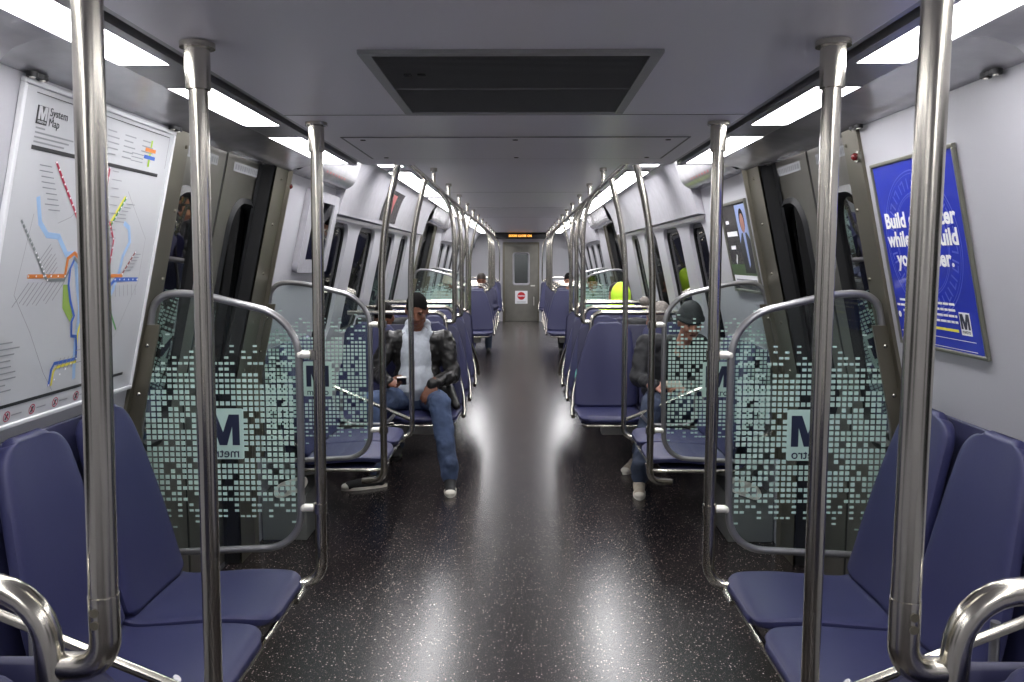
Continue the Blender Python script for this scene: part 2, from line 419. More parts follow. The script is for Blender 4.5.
# ceiling seams and access hatch
sm = MB()
sm.box(-.78, .78, 2.857, 2.863, NC-.0012, NC+.001)
for yy in (5.9, 8.3, 10.7, 13.1): sm.box(-.78, .78, yy, yy+.006, FC-.0012, FC+.001)
ntrim += 1
tag(obj('trim_%d' % ntrim, sm, M['vent'], smooth=False), 'thin dark seams across the ceiling panels', 'trim', kind='structure')
h = MB(); hz = NC-.003
def frame_rect(mb, x0, x1, y0, y1, w, z0, z1):
    mb.box(x0, x1, y0, y0+w, z0, z1); mb.box(x0, x1, y1-w, y1, z0, z1); mb.box(x0, x0+w, y0+w, y1-w, z0, z1); mb.box(x1-w, x1, y0+w, y1-w, z0, z1)
root = empty('access_hatch', (0, 3.7, NC), label='long shallow access hatch in the grey ceiling beyond the vent', cat='hatch')
frame_rect(h, -.70, .70, 3.36, 4.06, .008, hz, NC-.0003)
obj('hatch_groove', h, M['vent'], root, smooth=False, origin=(0, 3.7, NC))
obj('hatch_panel', MB().box(-.69, .69, 3.37, 4.05, NC-.004, NC-.0003), M['ceil'], root, smooth=False, origin=(0, 3.7, NC), bevel=.002)
lk = MB()
for xx in (-.62, 0, .62):
    for yy in (3.42, 4.0): lk.cyl((xx, yy, NC-.004), .011, .004)
obj('hatch_lock', lk, M['ventdk'], root, origin=(0, 3.7, NC))
# vent
root = empty('ceiling_vent', (0, 2.39, NC), label='large dark slatted return air grille in the near ceiling', cat='vent')
o3 = (0, 2.39, NC)
fr = MB(); frame_rect(fr, -.36, .36, 1.985, 2.795, .028, NC-.01, NC+.001); obj('vent_frame', fr, M['ventfr'], root, smooth=False, origin=o3, bevel=.002)
obj('vent_cavity', MB().box(-.335, .335, 2.01, 2.77, NC-.002, NC+.001), M['ventdk'], root, smooth=False, origin=o3)
sl = MB()
yy = 2.02
while yy < 2.765:
    sl.add([(-.333, yy, NC-.009), (.333, yy, NC-.009), (.333, yy+.0085, NC-.004), (-.333, yy+.0085, NC-.004), (-.333, yy, NC-.0075), (.333, yy, NC-.0075), (.333, yy+.0085, NC-.0025), (-.333, yy+.0085, NC-.0025)], [(0, 1, 2, 3), (4, 5, 6, 7), (0, 1, 5, 4), (3, 2, 6, 7)]); yy += .0125
obj('vent_slats', sl, M['vent'], root, smooth=False, origin=o3)
obj('vent_bar', MB().box(-.333, .333, 2.385, 2.393, NC-.010, NC-.003), M['vent'], root, smooth=False, origin=o3)
lt = MB(); lt.box(-.28, -.262, 2.2, 2.215, NC-.012, NC-.008); lt.box(-.245, -.225, 2.2, 2.215, NC-.012, NC-.008)
obj('vent_latch', lt, M['slot'], root, smooth=False, origin=o3)

# side strips of the near ceiling, soffits and coves
def extr(mb, prof, s, a, b):
    for (x0, z0), (x1, z1) in zip(prof, prof[1:]):
        mb.quad((s*x0, a, z0), (s*x0, b, z0), (s*x1, b, z1), (s*x1, a, z1))
def smoothprof(P, n=6):
    out = []
    for i in range(len(P)-1):
        p0 = Vector(P[max(i-1, 0)]); p1 = Vector(P[i]); p2 = Vector(P[i+1]); p3 = Vector(P[min(i+2, len(P)-1)])
        for k in range(n):
            t = k/n; out.append(tuple(.5*((2*p1)+(-p0+p2)*t+(2*p0-5*p1+4*p2-p3)*t*t+(-p0+3*p1-3*p2+p3)*t**3)))
    out.append(tuple(P[-1])); return out
NEARL = [(-2.0, -.15), (.15, 2.13), (2.41, 3.08), (3.36, 4.28)]
FARL = [(4.45, 5.95), (6.3, 8.70), (8.92, 11.9), (12.2, 14.6), (14.85, 17.2), (17.5, 20.3)]
soff = smoothprof([(.99, NC), (1.06, NC-.004), (1.13, 2.045), (1.175, 2.032), (1.235, 2.03)])
soffB = smoothprof([(1.0, FC), (1.04, 2.17), (1.075, 2.08), (1.12, 2.042), (1.175, 2.032), (1.235, 2.03)])
coveP = smoothprof([(1.0, FC), (1.045, 2.205), (1.10, 2.12), (1.15, 2.0), (1.182, 1.895)])+[(1.186, 1.876), (1.25, 1.872)]
nearcove = smoothprof([(.99, NC), (1.06, NC-.006), (1.12, 2.03), (1.165, 1.97), (1.19, 1.90)])+[(1.192, 1.876), (1.25, 1.872)]
for s, side in ((-1, 'left'), (1, 'right')):
    t = MB()
    # inner trim with dark slot
    def strip(x0, x1, a, b, z): t.quad((s*x0, a, z), (s*x1, a, z), (s*x1, b, z), (s*x0, b, z))
    t.box(min(s*.785, s*.803), max(s*.785, s*.803), Y0, STEP, NC+.004, NC+.02)
    t.box(min(s*.826, s*.858), max(s*.826, s*.858), Y0, STEP, NC-.003, NC+.02)
    y = Y0
    for a, b in NEARL+[(STEP, STEP)]:
        if a > y: t.box(min(s*.856, s*.992), max(s*.856, s*.992), y, a, NC, NC+.02)
        y = b
    ntrim += 1
    tag(obj('trim_%d' % ntrim, t, M['ceiltrim'], smooth=False), 'grey light channel along the %s edge of the near ceiling' % side, 'trim', kind='structure')
    k = MB().box(min(s*.80, s*.83), max(s*.80, s*.83), Y0, STEP, NC+.02, NC+.03); ntrim += 1
    tag(obj('trim_%d' % ntrim, k, M['slot'], smooth=False), 'dark air slot along the %s light row' % side, 'trim', kind='structure')
    g = MB(); extr(g, soff, s, 1.88, STEP); extr(g, soffB, s, STEP, 5.52); extr(g, soffB, s, 10.2, 12.9)
    g.quad((s*1.0, STEP, NC), (s*1.0, STEP, FC), (s*.785, STEP, FC), (s*.785, STEP, NC+.02))
    ntrim += 1
    tag(obj('trim_%d' % ntrim, g, M['soffit'], smooth=True), 'glossy grey soffit over the %s doorways' % side, 'soffit', kind='structure')
    g = MB(); extr(g, nearcove, s, Y0, 1.88); extr(g, coveP, s, 5.52, 10.2); extr(g, coveP, s, 12.9, Y1)
    for yy, prof in ((1.88, nearcove), (5.52, coveP), (10.2, coveP), (12.9, coveP)):
        g.add([(s*p[0], yy, p[1]) for p in prof]+[(s*1.25, yy, prof[0][1])], [tuple(range(len(prof)+1))])
    ntrim += 1
    tag(obj('trim_%d' % ntrim, g, M['cove'], smooth=True), 'white curved cove above the %s windows' % side, 'cove', kind='structure')
    # longitudinal dark rail under the cove
    g = MB().box(min(s*1.236, s*1.262), max(s*1.236, s*1.262), 5.56, 10.2, 1.845, 1.872); ntrim += 1
    tag(obj('trim_%d' % ntrim, g, M['ceiltrim'], smooth=False), 'thin grey ledge under the %s cove' % side, 'trim', kind='structure')

# light panels
lab = 'bright white ceiling light panel in the %s row, %s'
nm_near = ['behind the nearest poles', 'nearest and partly out of frame', 'above the near bench pole', 'above the near doorway']
nm_far = ['first behind the ceiling step', 'over the first seat rows', 'over the middle seat rows', 'over the second doorway', 'over the far seat rows', 'last before the end door']
for s, side in ((-1, 'left'), (1, 'right')):
    for i, (a, b) in enumerate(NEARL):
        cx = s*.924; root = empty('ceiling_light', (cx, (a+b)/2, NC), label=lab % (side, nm_near[i]), cat='light', group='near ceiling light panels')
        m_ = MB().box(cx-.066, cx+.066, a+.003, b-.003, NC+.001, NC+.012); obj('light_diffuser', m_, M['light'], root, smooth=False, origin=root.location)
        m_ = MB(); frame_rect(m_, cx-.068, cx+.068, a, b, .004, NC-.002, NC+.014); obj('light_frame', m_, M['ceiltrim'], root, smooth=False, origin=root.location)
    for i, (a, b) in enumerate(FARL):
        cx = s*.895; root = empty('ceiling_light', (cx, (a+b)/2, FC), label=lab % (side, nm_far[i]), cat='light', group='far ceiling light panels')
        m_ = MB().box(cx-.083, cx+.083, a+.003, b-.003, FC-.01, FC-.001); obj('light_diffuser', m_, M['light'], root, smooth=False, origin=root.location)
        m_ = MB(); frame_rect(m_, cx-.09, cx+.09, a-.005, b+.005, .007, FC-.014, FC); obj('light_frame', m_, M['ceiltrim'], root, smooth=False, origin=root.location)

# tunnel outside
for s, side in ((-1, 'left'), (1, 'right')):
    t = MB().box(min(s*2.3, s*2.4), max(s*2.3, s*2.4), -3, 22, -.5, 3)
    tag(obj('wall_tunnel_'+side, t, M['tunnel'], smooth=False), 'dark tunnel wall outside the %s windows' % side, 'wall', kind='structure')
# end walls
e = MB().box(-1.5, -.47, Y1, Y1+.1, 0, 2.3); e.box(.47, 1.5, Y1, Y1+.1, 0, 2.3); e.box(-.47, .47, Y1, Y1+.1, 2.02, 2.3)
tag(obj('wall_far', e, M['wall'], smooth=False), 'white end wall around the end door', 'wall', kind='structure')
e = MB().box(-1.5, 1.5, Y0-.1, Y0, -.05, 2.3)
tag(obj('wall_near', e, M['wall'], smooth=False), 'white end wall behind the camera', 'wall', kind='structure')
root = empty('door_9', (0, Y1, 0), label='grey steel end door with a small window at the far end', cat='door', kind='structure')
d = MB(); ring = lambda x0, x1, z0, z1, r, n=6: [(p[0], p[1]) for p in ring_yz(x0, x1, z0, z1, r, n)]
inn = ring(-.19, .2, .95, 1.74, .05); out = ring_outer(inn, -.40, .42, .9, 1.79)
d.box(-.40, .42, Y1-.005, Y1+.04, .01, .9); d.box(-.40, .42, Y1-.005, Y1+.04, 1.79, 1.95)
n = len(inn); b0 = len(d.v); d.v += [(p[0], Y1-.005, p[1]) for p in out]+[(p[0], Y1-.005, p[1]) for p in inn]
for i in range(n):
    j = (i+1) % n
    d.f.append((b0+i, b0+j, b0+n+j, b0+n+i) if out[i] != out[j] else (b0+i, b0+n+j, b0+n+i))
obj('door_leaf', d, M['doorsteel'], root, smooth=False, origin=(0, Y1, 0))
g = MB(); i2 = ring(-.165, .175, .975, 1.715, .04); g.loops([[(p[0], Y1-.012, p[1]) for p in ring(-.215, .225, .925, 1.765, .07)], [(p[0], Y1-.02, p[1]) for p in inn], [(p[0], Y1+.02, p[1]) for p in i2]], cap=False)
obj('window_frame', g, M['cove'], root, origin=(0, Y1, 0))
obj('window_glass', MB().add([(p[0], Y1+.018, p[1]) for p in i2], [tuple(range(len(i2)))]), M['glasswin'], root, smooth=False, origin=(0, Y1, 0))
d = MB().box(-.47, -.405, Y1-.03, Y1+.05, 0, 2.02); d.box(.425, .47, Y1-.03, Y1+.05, 0, 2.02); d.box(-.405, .425, Y1-.03, Y1+.05, 1.955, 2.02)
obj('door_frame', d, M['pillarsteel'], root, smooth=False, origin=(0, Y1, 0), bevel=.004)
obj('door_handle', MB().tube(rounded([(.33, Y1-.005, .62), (.33, Y1-.05, .62), (.33, Y1-.05, .42), (.33, Y1-.005, .42)], .02), .012), M['clampw'], root, origin=(0, Y1, 0))
obj('door_latch', MB().box(.25, .36, Y1-.03, Y1-.004, .90, .93), M['clampw'], root, smooth=False, origin=(0, Y1, 0))
# stop notice on the door
root2 = empty('warning_sign', (.01, Y1-.012, .62), label='white notice with a red round stop symbol on the end door', cat='sign')
root2.rotation_euler = (radians(90), 0, 0)
obj('sign_plate', MB().box(-.16, .16, -.165, .165, 0, .003), M['white'], root2, smooth=False)
dd = MB().cyl((0, .035, .004), .1, .003); obj('red_disc', dd, M['stopred'], root2)
obj('white_band', MB().box(-.085, .085, .018, .052, .005, .0065), M['white'], root2, smooth=False)
text('STOP', 0, .035, .05, M['stopred'], root2, z=.007, width=.15)
bb = MB()
for k_ in range(3): bb.box(-.12, .12, -.11-.02*k_, -.104-.02*k_, .003, .0045)
obj('small_print', bb, M['inkgrey'], root2, smooth=False)
# view through end door: neighbouring car interior, dim
e = MB().box(-.6, .6, 23.3, 23.35, .2, 2.2)
tag(obj('wall_next_car', e, M['vent'], smooth=False), 'pale end of the next car seen through the end door window', 'wall', kind='structure')
root = empty('next_car_light', (0, 22.2, 2.3), label='lit ceiling lamp of the next car behind the end door window', cat='light')
obj('light_diffuser', MB().box(-.25, .25, -.3, .3, -.02, 0), M['light'], root, smooth=False)
# destination display
root = empty('destination_display', (.02, 20.4, 2.16), label='black ceiling message display with amber letters above the aisle', cat='display')
obj('display_case', MB().box(-.66, .66, 0, .12, -.075, .08, .006), M['black'], root)
lt_ = empty('t', (0, 0, 0)); bpy.data.objects.remove(lt_)
for body, cx, w in (('DOORS', -.215, .20), ('CLOSE', .01, .20), ('ON', .19, .10)):
    t_ = text(body, cx, -.002, .075, M['led'], root, name='led_text', z=0, width=w, bold=.001)
    t_.rotation_euler = (radians(90), 0, 0); t_.location = (0, -.003, 0)

# ------------------------------------------------------------------ seats
def pad(pts, hw, th, n=32, ex=3.6, crown=.012, dish=.010, rr=(0, 0)):
    """closed cushion following pts[(y,z)], half width hw(t), thickness th (grows to the seat side)."""
    Q = [Vector((0, p[0], p[1])) for p in smoothprof(pts, 6)]
    D = [0]
    for u, v in zip(Q, Q[1:]): D.append(D[-1]+(v-u).length)
    T = D[-1]; ts = set(D)
    for k in range(8):
        ts.add(T-rr[1]*(1-cos(k/7*pi/2)) if rr[1] else T); ts.add(rr[0]*(1-cos(k/7*pi/2)) if rr[0] else 0)
    ts = sorted(ts); tt = [ts[0]]
    for t in ts[1:]:
        if t-tt[-1] > 1e-4: tt.append(t)
    def at(d):
        i = max(j for j in range(len(D)-1) if D[j] <= d+1e-9); return Q[i].lerp(Q[i+1], (d-D[i])/max(1e-9, D[i+1]-D[i]))
    P = [at(t) for t in tt]; L = []; N = len(P)
    def loop(p, nrm, w, h):
        out = []
        for k in range(n):
            a = 2*pi*k/n; ca, sa = cos(a), sin(a)
            x = w*(abs(ca)**(2/ex))*(1 if ca >= 0 else -1); t = h*(abs(sa)**(2/ex))*(1 if sa >= 0 else -1)
            q = x/max(w, 1e-6); lift = -dish*(1-q*q) if t > 0 else 0
            out.append(p+Vector((x, 0, 0))+nrm*(t+lift))
        return out
    def cut(d, R): return R-math.sqrt(max(0, R*R-(R-d)**2)) if R and d < R else 0
    for i, p in enumerate(P):
        d = (P[min(i+1, N-1)]-P[max(i-1, 0)]).normalized(); nrm = Vector((0, -d.z, d.y))
        w = hw(tt[i]/T)-cut(tt[i], rr[0])-cut(T-tt[i], rr[1]); h = th/2
        if i == 0:
            for e in (1.0, .85, .5): L.append(loop(p-d*th*.32*e, nrm, w-th*.3*(1-cos(e*pi/2))-.004, h*math.sqrt(max(.02, 1-e*e))))
        L.append(loop(p, nrm, w, h))
        if i == N-1:
            for e in (.5, .85, 1.0): L.append(loop(p+d*th*.32*e, nrm, w-th*.3*(1-cos(e*pi/2))-.004, h*math.sqrt(max(.02, 1-e*e))))
    return MB().loops(L)

def shift(mb, dx): mb.v = [(p[0]+dx, p[1], p[2]) for p in mb.v]; return mb
def lerp(a, b, t): return a+(b-a)*t
def make_seat(label, group, cxv=.222, hws=1.0, tpr=.075):
    """double seat, front at local -Y, origin on floor at back line (y=0 is hoop line)"""
    root = empty('double_seat', (0, 0, 0), label=label, cat='seat', group=group)
    for cx in (-cxv, cxv):
        pan = pad([(-.655, .432), (-.62, .448), (-.5, .452), (-.36, .442), (-.25, .436), (-.19, .45)], lambda t: lerp(.207, .215, t)*hws, .05, rr=(.06, .0))
        # rounded front corners come from the shrinking end loops
        obj('seat_cushion', shift(pan, cx), M['seat'], root)
        def hw(t): return (.214-.012*t-.034*max(0, t-.25)**1.4)*hws
        bk = pad([(-.215, .47), (-.19, .56), (-.155, .72), (-.115, .9), (-.085, 1.02), (-.07, 1.075)], hw, .06, dish=.014, rr=(.02, .075))
        # taper the outer edge inwards
        sgn = 1 if cx > 0 else -1
        nv = []
        for (x, y, z) in bk.v:
            t = max(0, (z-.5)/.6); q = max(0, sgn*x/.2)
            nv.append((x-sgn*tpr*t*t*q, y, z))
        bk.v = nv
        obj('backrest', shift(bk, cx), M['seat'], root)
    sh = pad([(-.60, .405), (-.3, .40), (-.15, .42), (-.11, .56), (-.075, .74), (-.035, .92), (-.005, 1.04), (.0, 1.06)], lambda t: (.44-.05*max(0, t-.6))*(cxv+.21)/.432, .022, dish=0, rr=(.03, .07))
    obj('seat_shell', sh, M['shell'], root)
    # pan edge rail
    rl = MB().tube(rounded([(-.44, -.18, .395), (-.445, -.60, .395), (-.43, -.66, .395), (-.30, -.665, .397)], .05), .011)
    rl.tube(rounded([(.44, -.18, .395), (.445, -.60, .395), (.43, -.66, .395), (.30, -.665, .397)], .05), .011)
    rl.tube([(-.03, -.66, .412), (.03, -.66, .412)], .009)
    rl.tube([(-.32, -.645, .393), (.32, -.645, .393)], .010)
    obj('edge_rail', rl, M['steel'], root)
    return root
def finish_row(root, s, parts=True):
    """hoop rail, side rail and cantilever beam for a row seat on side s (aisle towards -s*x)."""
    X = lambda v: s*(v-.915)
    hp = [(X(1.34), 0, 1.16), (X(.575), 0, 1.16), (X(.565), -.01, 1.0), (X(.50), -.06, .78), (X(.425), -.13, .56), (X(.415), -.2, .42), (X(.415), -.3, .395)]
    m = MB().tube(rounded(hp, [.085, .05, .05, .08, .04]), .0175, 14)
    obj('hoop_rail', m, M['steel'], root)
    bm_ = MB(); bm_.box(min(X(.62), X(1.43)), max(X(.62), X(1.43)), -.42, -.30, .28, .37, .01)
    bm_.add([(X(1.43), -.45, .05), (X(1.43), -.27, .05), (X(1.43), -.27, .30), (X(1.43), -.45, .30), (X(1.3), -.45, .2), (X(1.3), -.27, .2), (X(1.15), -.27, .30), (X(1.15), -.45, .30)], [(0, 1, 2, 3), (4, 5, 6, 7), (0, 4, 7, 3), (1, 2, 6, 5), (0, 1, 5, 4), (3, 7, 6, 2)])
    obj('support_beam', bm_, M['under'], root, smooth=True)
def finish_bench(root):
    bm_ = MB(); bm_.loops([[(x, y, z) for y, z in ((-.50, .33), (-.50, .385), (.02, .385), (.02, .08), (-.03, .08), (-.08, .25))] for x in (-.05, .05)])
    obj('support_beam', bm_, M['under'], root, smooth=True)
    bm_ = MB(); bm_.loops([[(x, y, z) for y, z in ((-.22, .35), (-.16, .35), (.0, .12), (-.05, .10))] for x in (.36, .40)])
    obj('support_strut', bm_, M['under'], root, smooth=True)

protoR = {}
for s in (-1, 1):
    r = make_seat('', 'blue double seats in rows', .248, 1.12, .105); finish_row(r, s); protoR[s] = r
protoB = make_seat('', 'blue bench seats along the walls'); finish_bench(protoB)
SN = {-1: 'left', 1: 'right'}
ROWS = [(1.0, 'at the very edge of the frame beside the nearest pole'), (6.45, 'first row beyond the near doorway'), (7.2, 'second row beyond the near doorway'), (8.0, 'third row beyond the near doorway')]
FROWS = [(13.3, 'nearest row beyond the second doorway'), (14.1, 'second row beyond the far doorway'), (14.9, 'third row beyond the far doorway'), (15.7, 'fourth row beyond the far doorway'), (19.3, 'last row before the end door')]
firstused = {-1: False, 1: False}
rowseats = {}
for s in (-1, 1):
    for y, d in ROWS+FROWS:
        lbl = 'blue double seat facing the camera on the %s, %s' % (SN[s], d)
        if y == 1.0: lbl = 'blue double seat on the %s, mostly out of frame beside the nearest pole' % SN[s]
        if s == -1 and y == 6.45: lbl = 'blue double seat on the left holding the man in the leather jacket'
        if s == 1 and y == 6.45: lbl = 'blue double seat on the right with an empty aisle seat beside the capped person'
        if not firstused[s]: o = protoR[s]; firstused[s] = True; o['label'] = lbl; o.location = (s*.915, y, 0)
        else: o = dup(protoR[s], (s*.915, y, 0), 0, lbl)
        rowseats[(s, y)] = o
# back to back row facing away
for s in (-1, 1):
    dup(protoR[-s], (s*.915, 8.16, 0), pi, 'blue double seat facing away on the %s, back to back with the third row' % SN[s])
fb = False
BEN = [(2.44, 'in the foreground under the %s', {-1: 'system map', 1: 'blue poster'}), (4.98, 'just beyond the near %s doorway', {-1: 'left', 1: 'right'}), (9.9, 'before the second doorway on the %s', {-1: 'left', 1: 'right'})]
for s in (-1, 1):
    for y, d, w in BEN:
        lbl = 'blue two place bench '+d % w[s]
        rz = -pi/2 if s == -1 else pi/2     # front (-Y local) must face the aisle
        rz = pi/2 if s == -1 else -pi/2
        loc = (s*1.415, y, 0)
        if not fb: protoB.location = loc; protoB.rotation_euler = (0, 0, rz); protoB['label'] = lbl; fb = True
        else: dup(protoB, loc, rz, lbl)

# ------------------------------------------------------------------ poles
def flange(mb, x, y, z, r=.038): mb.cyl((x, y, z-.006), r, .012)
def pole_obj(name, root, mb): return obj(name, mb, M['steel'], root, origin=root.location)
G = 'vertical grab poles'
for s in (-1, 1):
    sn = SN[s]
    # nearest seat pole, joined to hoop of the nearest row
    root = empty('grab_pole', (s*.5, 1.0, 0), label='thick steel grab pole nearest the camera on the %s, bent into a seat rail' % sn, cat='pole', group=G)
    px_ = .5 if s < 0 else .507
    m = MB().tube([(s*px_+(.02 if s < 0 else .004), 1, NC), (s*px_, 1, 1.148)], .0178, 20); pole_obj('pole', root, m)
    m = MB().tube(rounded([(s*px_, 1, 1.15), (s*px_, 1, 1.055), (s*.58, 1, 1.055)], .065, 9), .0188, 20); pole_obj('bent_foot', root, m)
    m = MB(); flange(m, s*.5+.015, 1, NC); pole_obj('flange', root, m)
    m = MB()
    for zz in (1.133, 1.117): m.tube([(s*(px_+.003), .983, zz), (s*(px_+.003), .980, zz)], .0055, 14)
    obj('bolt', m, M['pillarsteel'], root, origin=root.location)
    # bench poles near
    for y, dr, nmx in ((1.915, -1, 'standing by the near end of the foreground bench'), (3.0, 1, 'clamped to the near windscreen')):
        root = empty('grab_pole', (s*.725, y, 0), label='straight steel grab pole on the %s %s' % (sn, nmx), cat='pole', group=G)
        m = MB().tube(rounded([(s*.725+(.018 if s < 0 else 0), y, NC), (s*.725, y, .37), (s*.86, y-dr*.04, .355)], .11, 9), .0215, 20); pole_obj('pole', root, m)
        m = MB().cyl((s*.725+(.017 if s < 0 else 0), y, NC-.055), .028, .10); pole_obj('sleeve', root, m)
        m = MB(); flange(m, s*.725+(.018 if s < 0 else 0), y, NC-.002, .039); pole_obj('flange', root, m)
    for y, dr, nmx in ((4.42, -1, 'clamped to the second windscreen'), (5.58, 1, 'at the far end of the second bench'), (9.3, -1, 'at the near end of the third bench'), (10.45, 1, 'clamped to the windscreen at the far doorway'), (11.95, -1, 'just past the far doorway')):
        root = empty('grab_pole', (s*.725, y, 0), label='curved steel grab pole on the %s %s' % (sn, nmx), cat='pole', group=G)
        pth = smoothprof([(0, 0), (1, 1)]) and [Vector((s*.62, y, 2.105)), Vector((s*.645, y, 2.0)), Vector((s*.672, y, 1.9)), Vector((s*.695, y, 1.78)), Vector((s*.712, y, 1.65)), Vector((s*.722, y, 1.5)), Vector((s*.725, y, 1.35))]
        pth += rounded([(s*.725, y, 1.2), (s*.725, y, .37), (s*.85, y-dr*.04, .355)], .11, 9)
        m = MB().tube(pth, .019, 16); pole_obj('pole', root, m)
    for y, nmx in ((6.45, 'beside the first seat row'), (7.2, 'beside the second seat row'), (8.0, 'beside the third seat row'), (13.3, 'beside the first row past the far doorway'), (14.1, 'beside the second row past the far doorway'), (14.9, 'beside the third row past the far doorway'), (15.7, 'beside the fourth row past the far doorway'), (19.3, 'beside the last row')):
        root = empty('grab_pole', (s*.5, y, 0), label='steel grab pole on the %s %s' % (sn, nmx), cat='pole', group=G)
        pth = [Vector((s*.62, y, 2.105)), Vector((s*.585, y, 2.07)), Vector((s*.552, y, 2.02)), Vector((s*.525, y, 1.95)), Vector((s*.508, y, 1.86)), Vector((s*.5, y, 1.75))]
        pth += rounded([(s*.5, y, 1.6), (s*.5, y, 1.085), (s*.57, y, 1.085)], .075, 9)
        m = MB().tube(pth, .0175, 14); pole_obj('pole', root, m)
    # ceiling rail with hangers
    root = empty('ceiling_handrail', (s*.62, 12, FC), label='long steel overhead handrail along the %s side of the raised ceiling' % sn, cat='handrail')
    m = MB().tube([(s*.62, 4.4, 2.12), (s*.62, 20.2, 2.12)], .016, 12); pole_obj('rail', root, m)
    y = 4.9
    while y < 20:
        m = MB().cyl((s*.62, y, (FC+2.12)/2), .014, FC-2.12, n=14); m.cyl((s*.62, y, FC-.012), .026, .024, n=16)
        pole_obj('hanger', root, m); y += 1.24

# ------------------------------------------------------------------ windscreens
def windscreen(s, y, face, label):
    """face: +1 if the door side is +y"""
    root = empty('windscreen', (s*1.1, y, 0), label=label, cat='windscreen', group='glass windscreens beside the doorways')
    o = root.location
    def S(x, z, dy=0): return (s*x, y+dy, z)
    path = [S(1.36, .47), S(1.415, .47)]
    loop = rounded([S(1.395, .47), S(.80, .50), S(.79, .9), S(.79, 1.36), S(1.17, 1.452), S(1.315, 1.445), S(1.345, 1.25), S(1.395, .9)], [.13, .03, .15, .08, .13, .04], 9)
    obj('tube_frame', MB().tube(loop, .0135, 14), M['steel_rail'], root, origin=o)
    inner = [Vector((p[0], y, p[2])) for p in loop]
    g = MB(); n = len(inner)
    g.add([(p[0], y-.003, p[2]) for p in inner]+[(p[0], y+.003, p[2]) for p in inner], [tuple(range(n)), tuple(range(2*n-1, n-1, -1))])
    obj('glass_pane', g, M['glassws'], root, smooth=False, origin=o)
    # dots
    rnd = random.Random(11); d = MB(); pitch = .0213; zc = .57
    def inside(x, z):
        if z < .56 or z > 1.30 or x < .815: return False
        return x < (1.375 if z < 1.0 else 1.375-(z-1.0)*.18) 
    iz = 0
    z = .575
    yd = y-.0045
    while z < 1.32:
        x = .822
        while x < 1.375:
            dens = 1.0
            if z > 1.12: dens = max(.04, 1-(z-1.12)/.17*1.0)
            elif z < .72: dens = max(.06, (z-.56)/.16)
            else: dens = .90
            dens *= .94
            hgt = .0150
            if z > 1.08: hgt = lerp(.0145, .006, min(1, (z-1.08)/.2))
            if z < .74: hgt = lerp(.006, .0145, max(0, (z-.58)/.16))
            lx0, lx1 = .985, 1.175
            inlogo = (.994 < x < 1.160) and (.828 < z < 1.032)
            if rnd.random() < dens and inside(x, z) and not inlogo:
                d.quad((s*(x-.0078), yd, z-hgt/2), (s*(x+.0078), yd, z-hgt/2), (s*(x+.0078), yd, z+hgt/2), (s*(x-.0078), yd, z+hgt/2))
            x += pitch
        z += pitch
    obj('dot_pattern', d, M['dots'], root, smooth=False, origin=o)
    lg = empty('logo_panel_tmp', (0, 0, 0)); bpy.data.objects.remove(lg)
    cx = s*1.077
    pl = MB(); inn = ring(cx-.077, cx+.077, .835, 1.025, .008)
    pl.add([(p[0], yd-.001, p[1]) for p in inn]+[(p[0], yd+.0, p[1]) for p in inn], [tuple(range(len(inn))), tuple(range(len(inn), 2*len(inn)))])
    lp = obj('logo_panel', pl, M['dots'], root, smooth=False, origin=o)
    for body, zz, sz, w in (('M', .945, .165, .118), ('metro', .857, .05, .115)):
        if body == 'M': t_ = letter_m(.122, .115, M['navy'], lp, ext=.0022)
        else: t_ = text(body, 0, 0, sz, M['navy'], lp, name='logo_word', z=0, width=w, bold=.0002, ext=.0022)
        t_.rotation_euler = (radians(90), 0, pi if face > 0 else 0)
        t_.location = (cx-o[0], yd-y-.0005, zz)
    # wall bracket
    br = MB()
    for z0, z1 in ((.5, .95), (.95, 1.335)):
        xa, xb = wx(z0), wx(z1)
        br.add([(s*(xa-.062), y-.006, z0), (s*(xa-.004), y-.006, z0), (s*(xb-.004), y-.006, z1), (s*(xb-.062), y-.006, z1), (s*(xa-.062), y-.018, z0), (s*(xa-.004), y-.018, z0), (s*(xb-.004), y-.018, z1), (s*(xb-.062), y-.018, z1)], [(0, 1, 2, 3), (4, 5, 6, 7), (0, 4, 7, 3), (1, 5, 6, 2), (2, 6, 7, 3), (0, 1, 5, 4)])
    obj('wall_bracket', br, M['pillarsteel'], root, smooth=False, origin=o)
    bo = MB()
    for zz in (1.26, 1.08): bo.ell((s*(wx(zz)-.03), y-.019, zz), (.008, .004, .008), 12)
    obj('bolt', bo, M['steel'], root, origin=o)
    yp = y+.03*face
    for zz in (1.225, .65):
        c_ = MB().cyl((s*.761, y, zz), .0145, .05, 'x', 16); c_.ell((s*.788, y, zz), (.012, .017, .017), 12)
        obj('clamp_arm', c_, M['clampw'], root, origin=o)
        r_ = MB().cyl((s*.725, y+(.0 if abs(y-2.985) < .1 else 0), zz), .026, .035, 'z', 20)
        obj('clamp_ring', r_, M['steel'], root, origin=o)
    return root
for s in (-1, 1):
    windscreen(s, 3.0, 1, 'dotted glass windscreen on the %s before the near doorway, logo seen mirrored' % SN[s])
    windscreen(s, 4.42, -1, 'dotted glass windscreen on the %s beyond the near doorway' % SN[s])
    windscreen(s, 10.45, 1, 'small dotted glass windscreen on the %s before the far doorway' % SN[s])
    windscreen(s, 11.95, -1, 'small dotted glass windscreen on the %s beyond the far doorway' % SN[s])
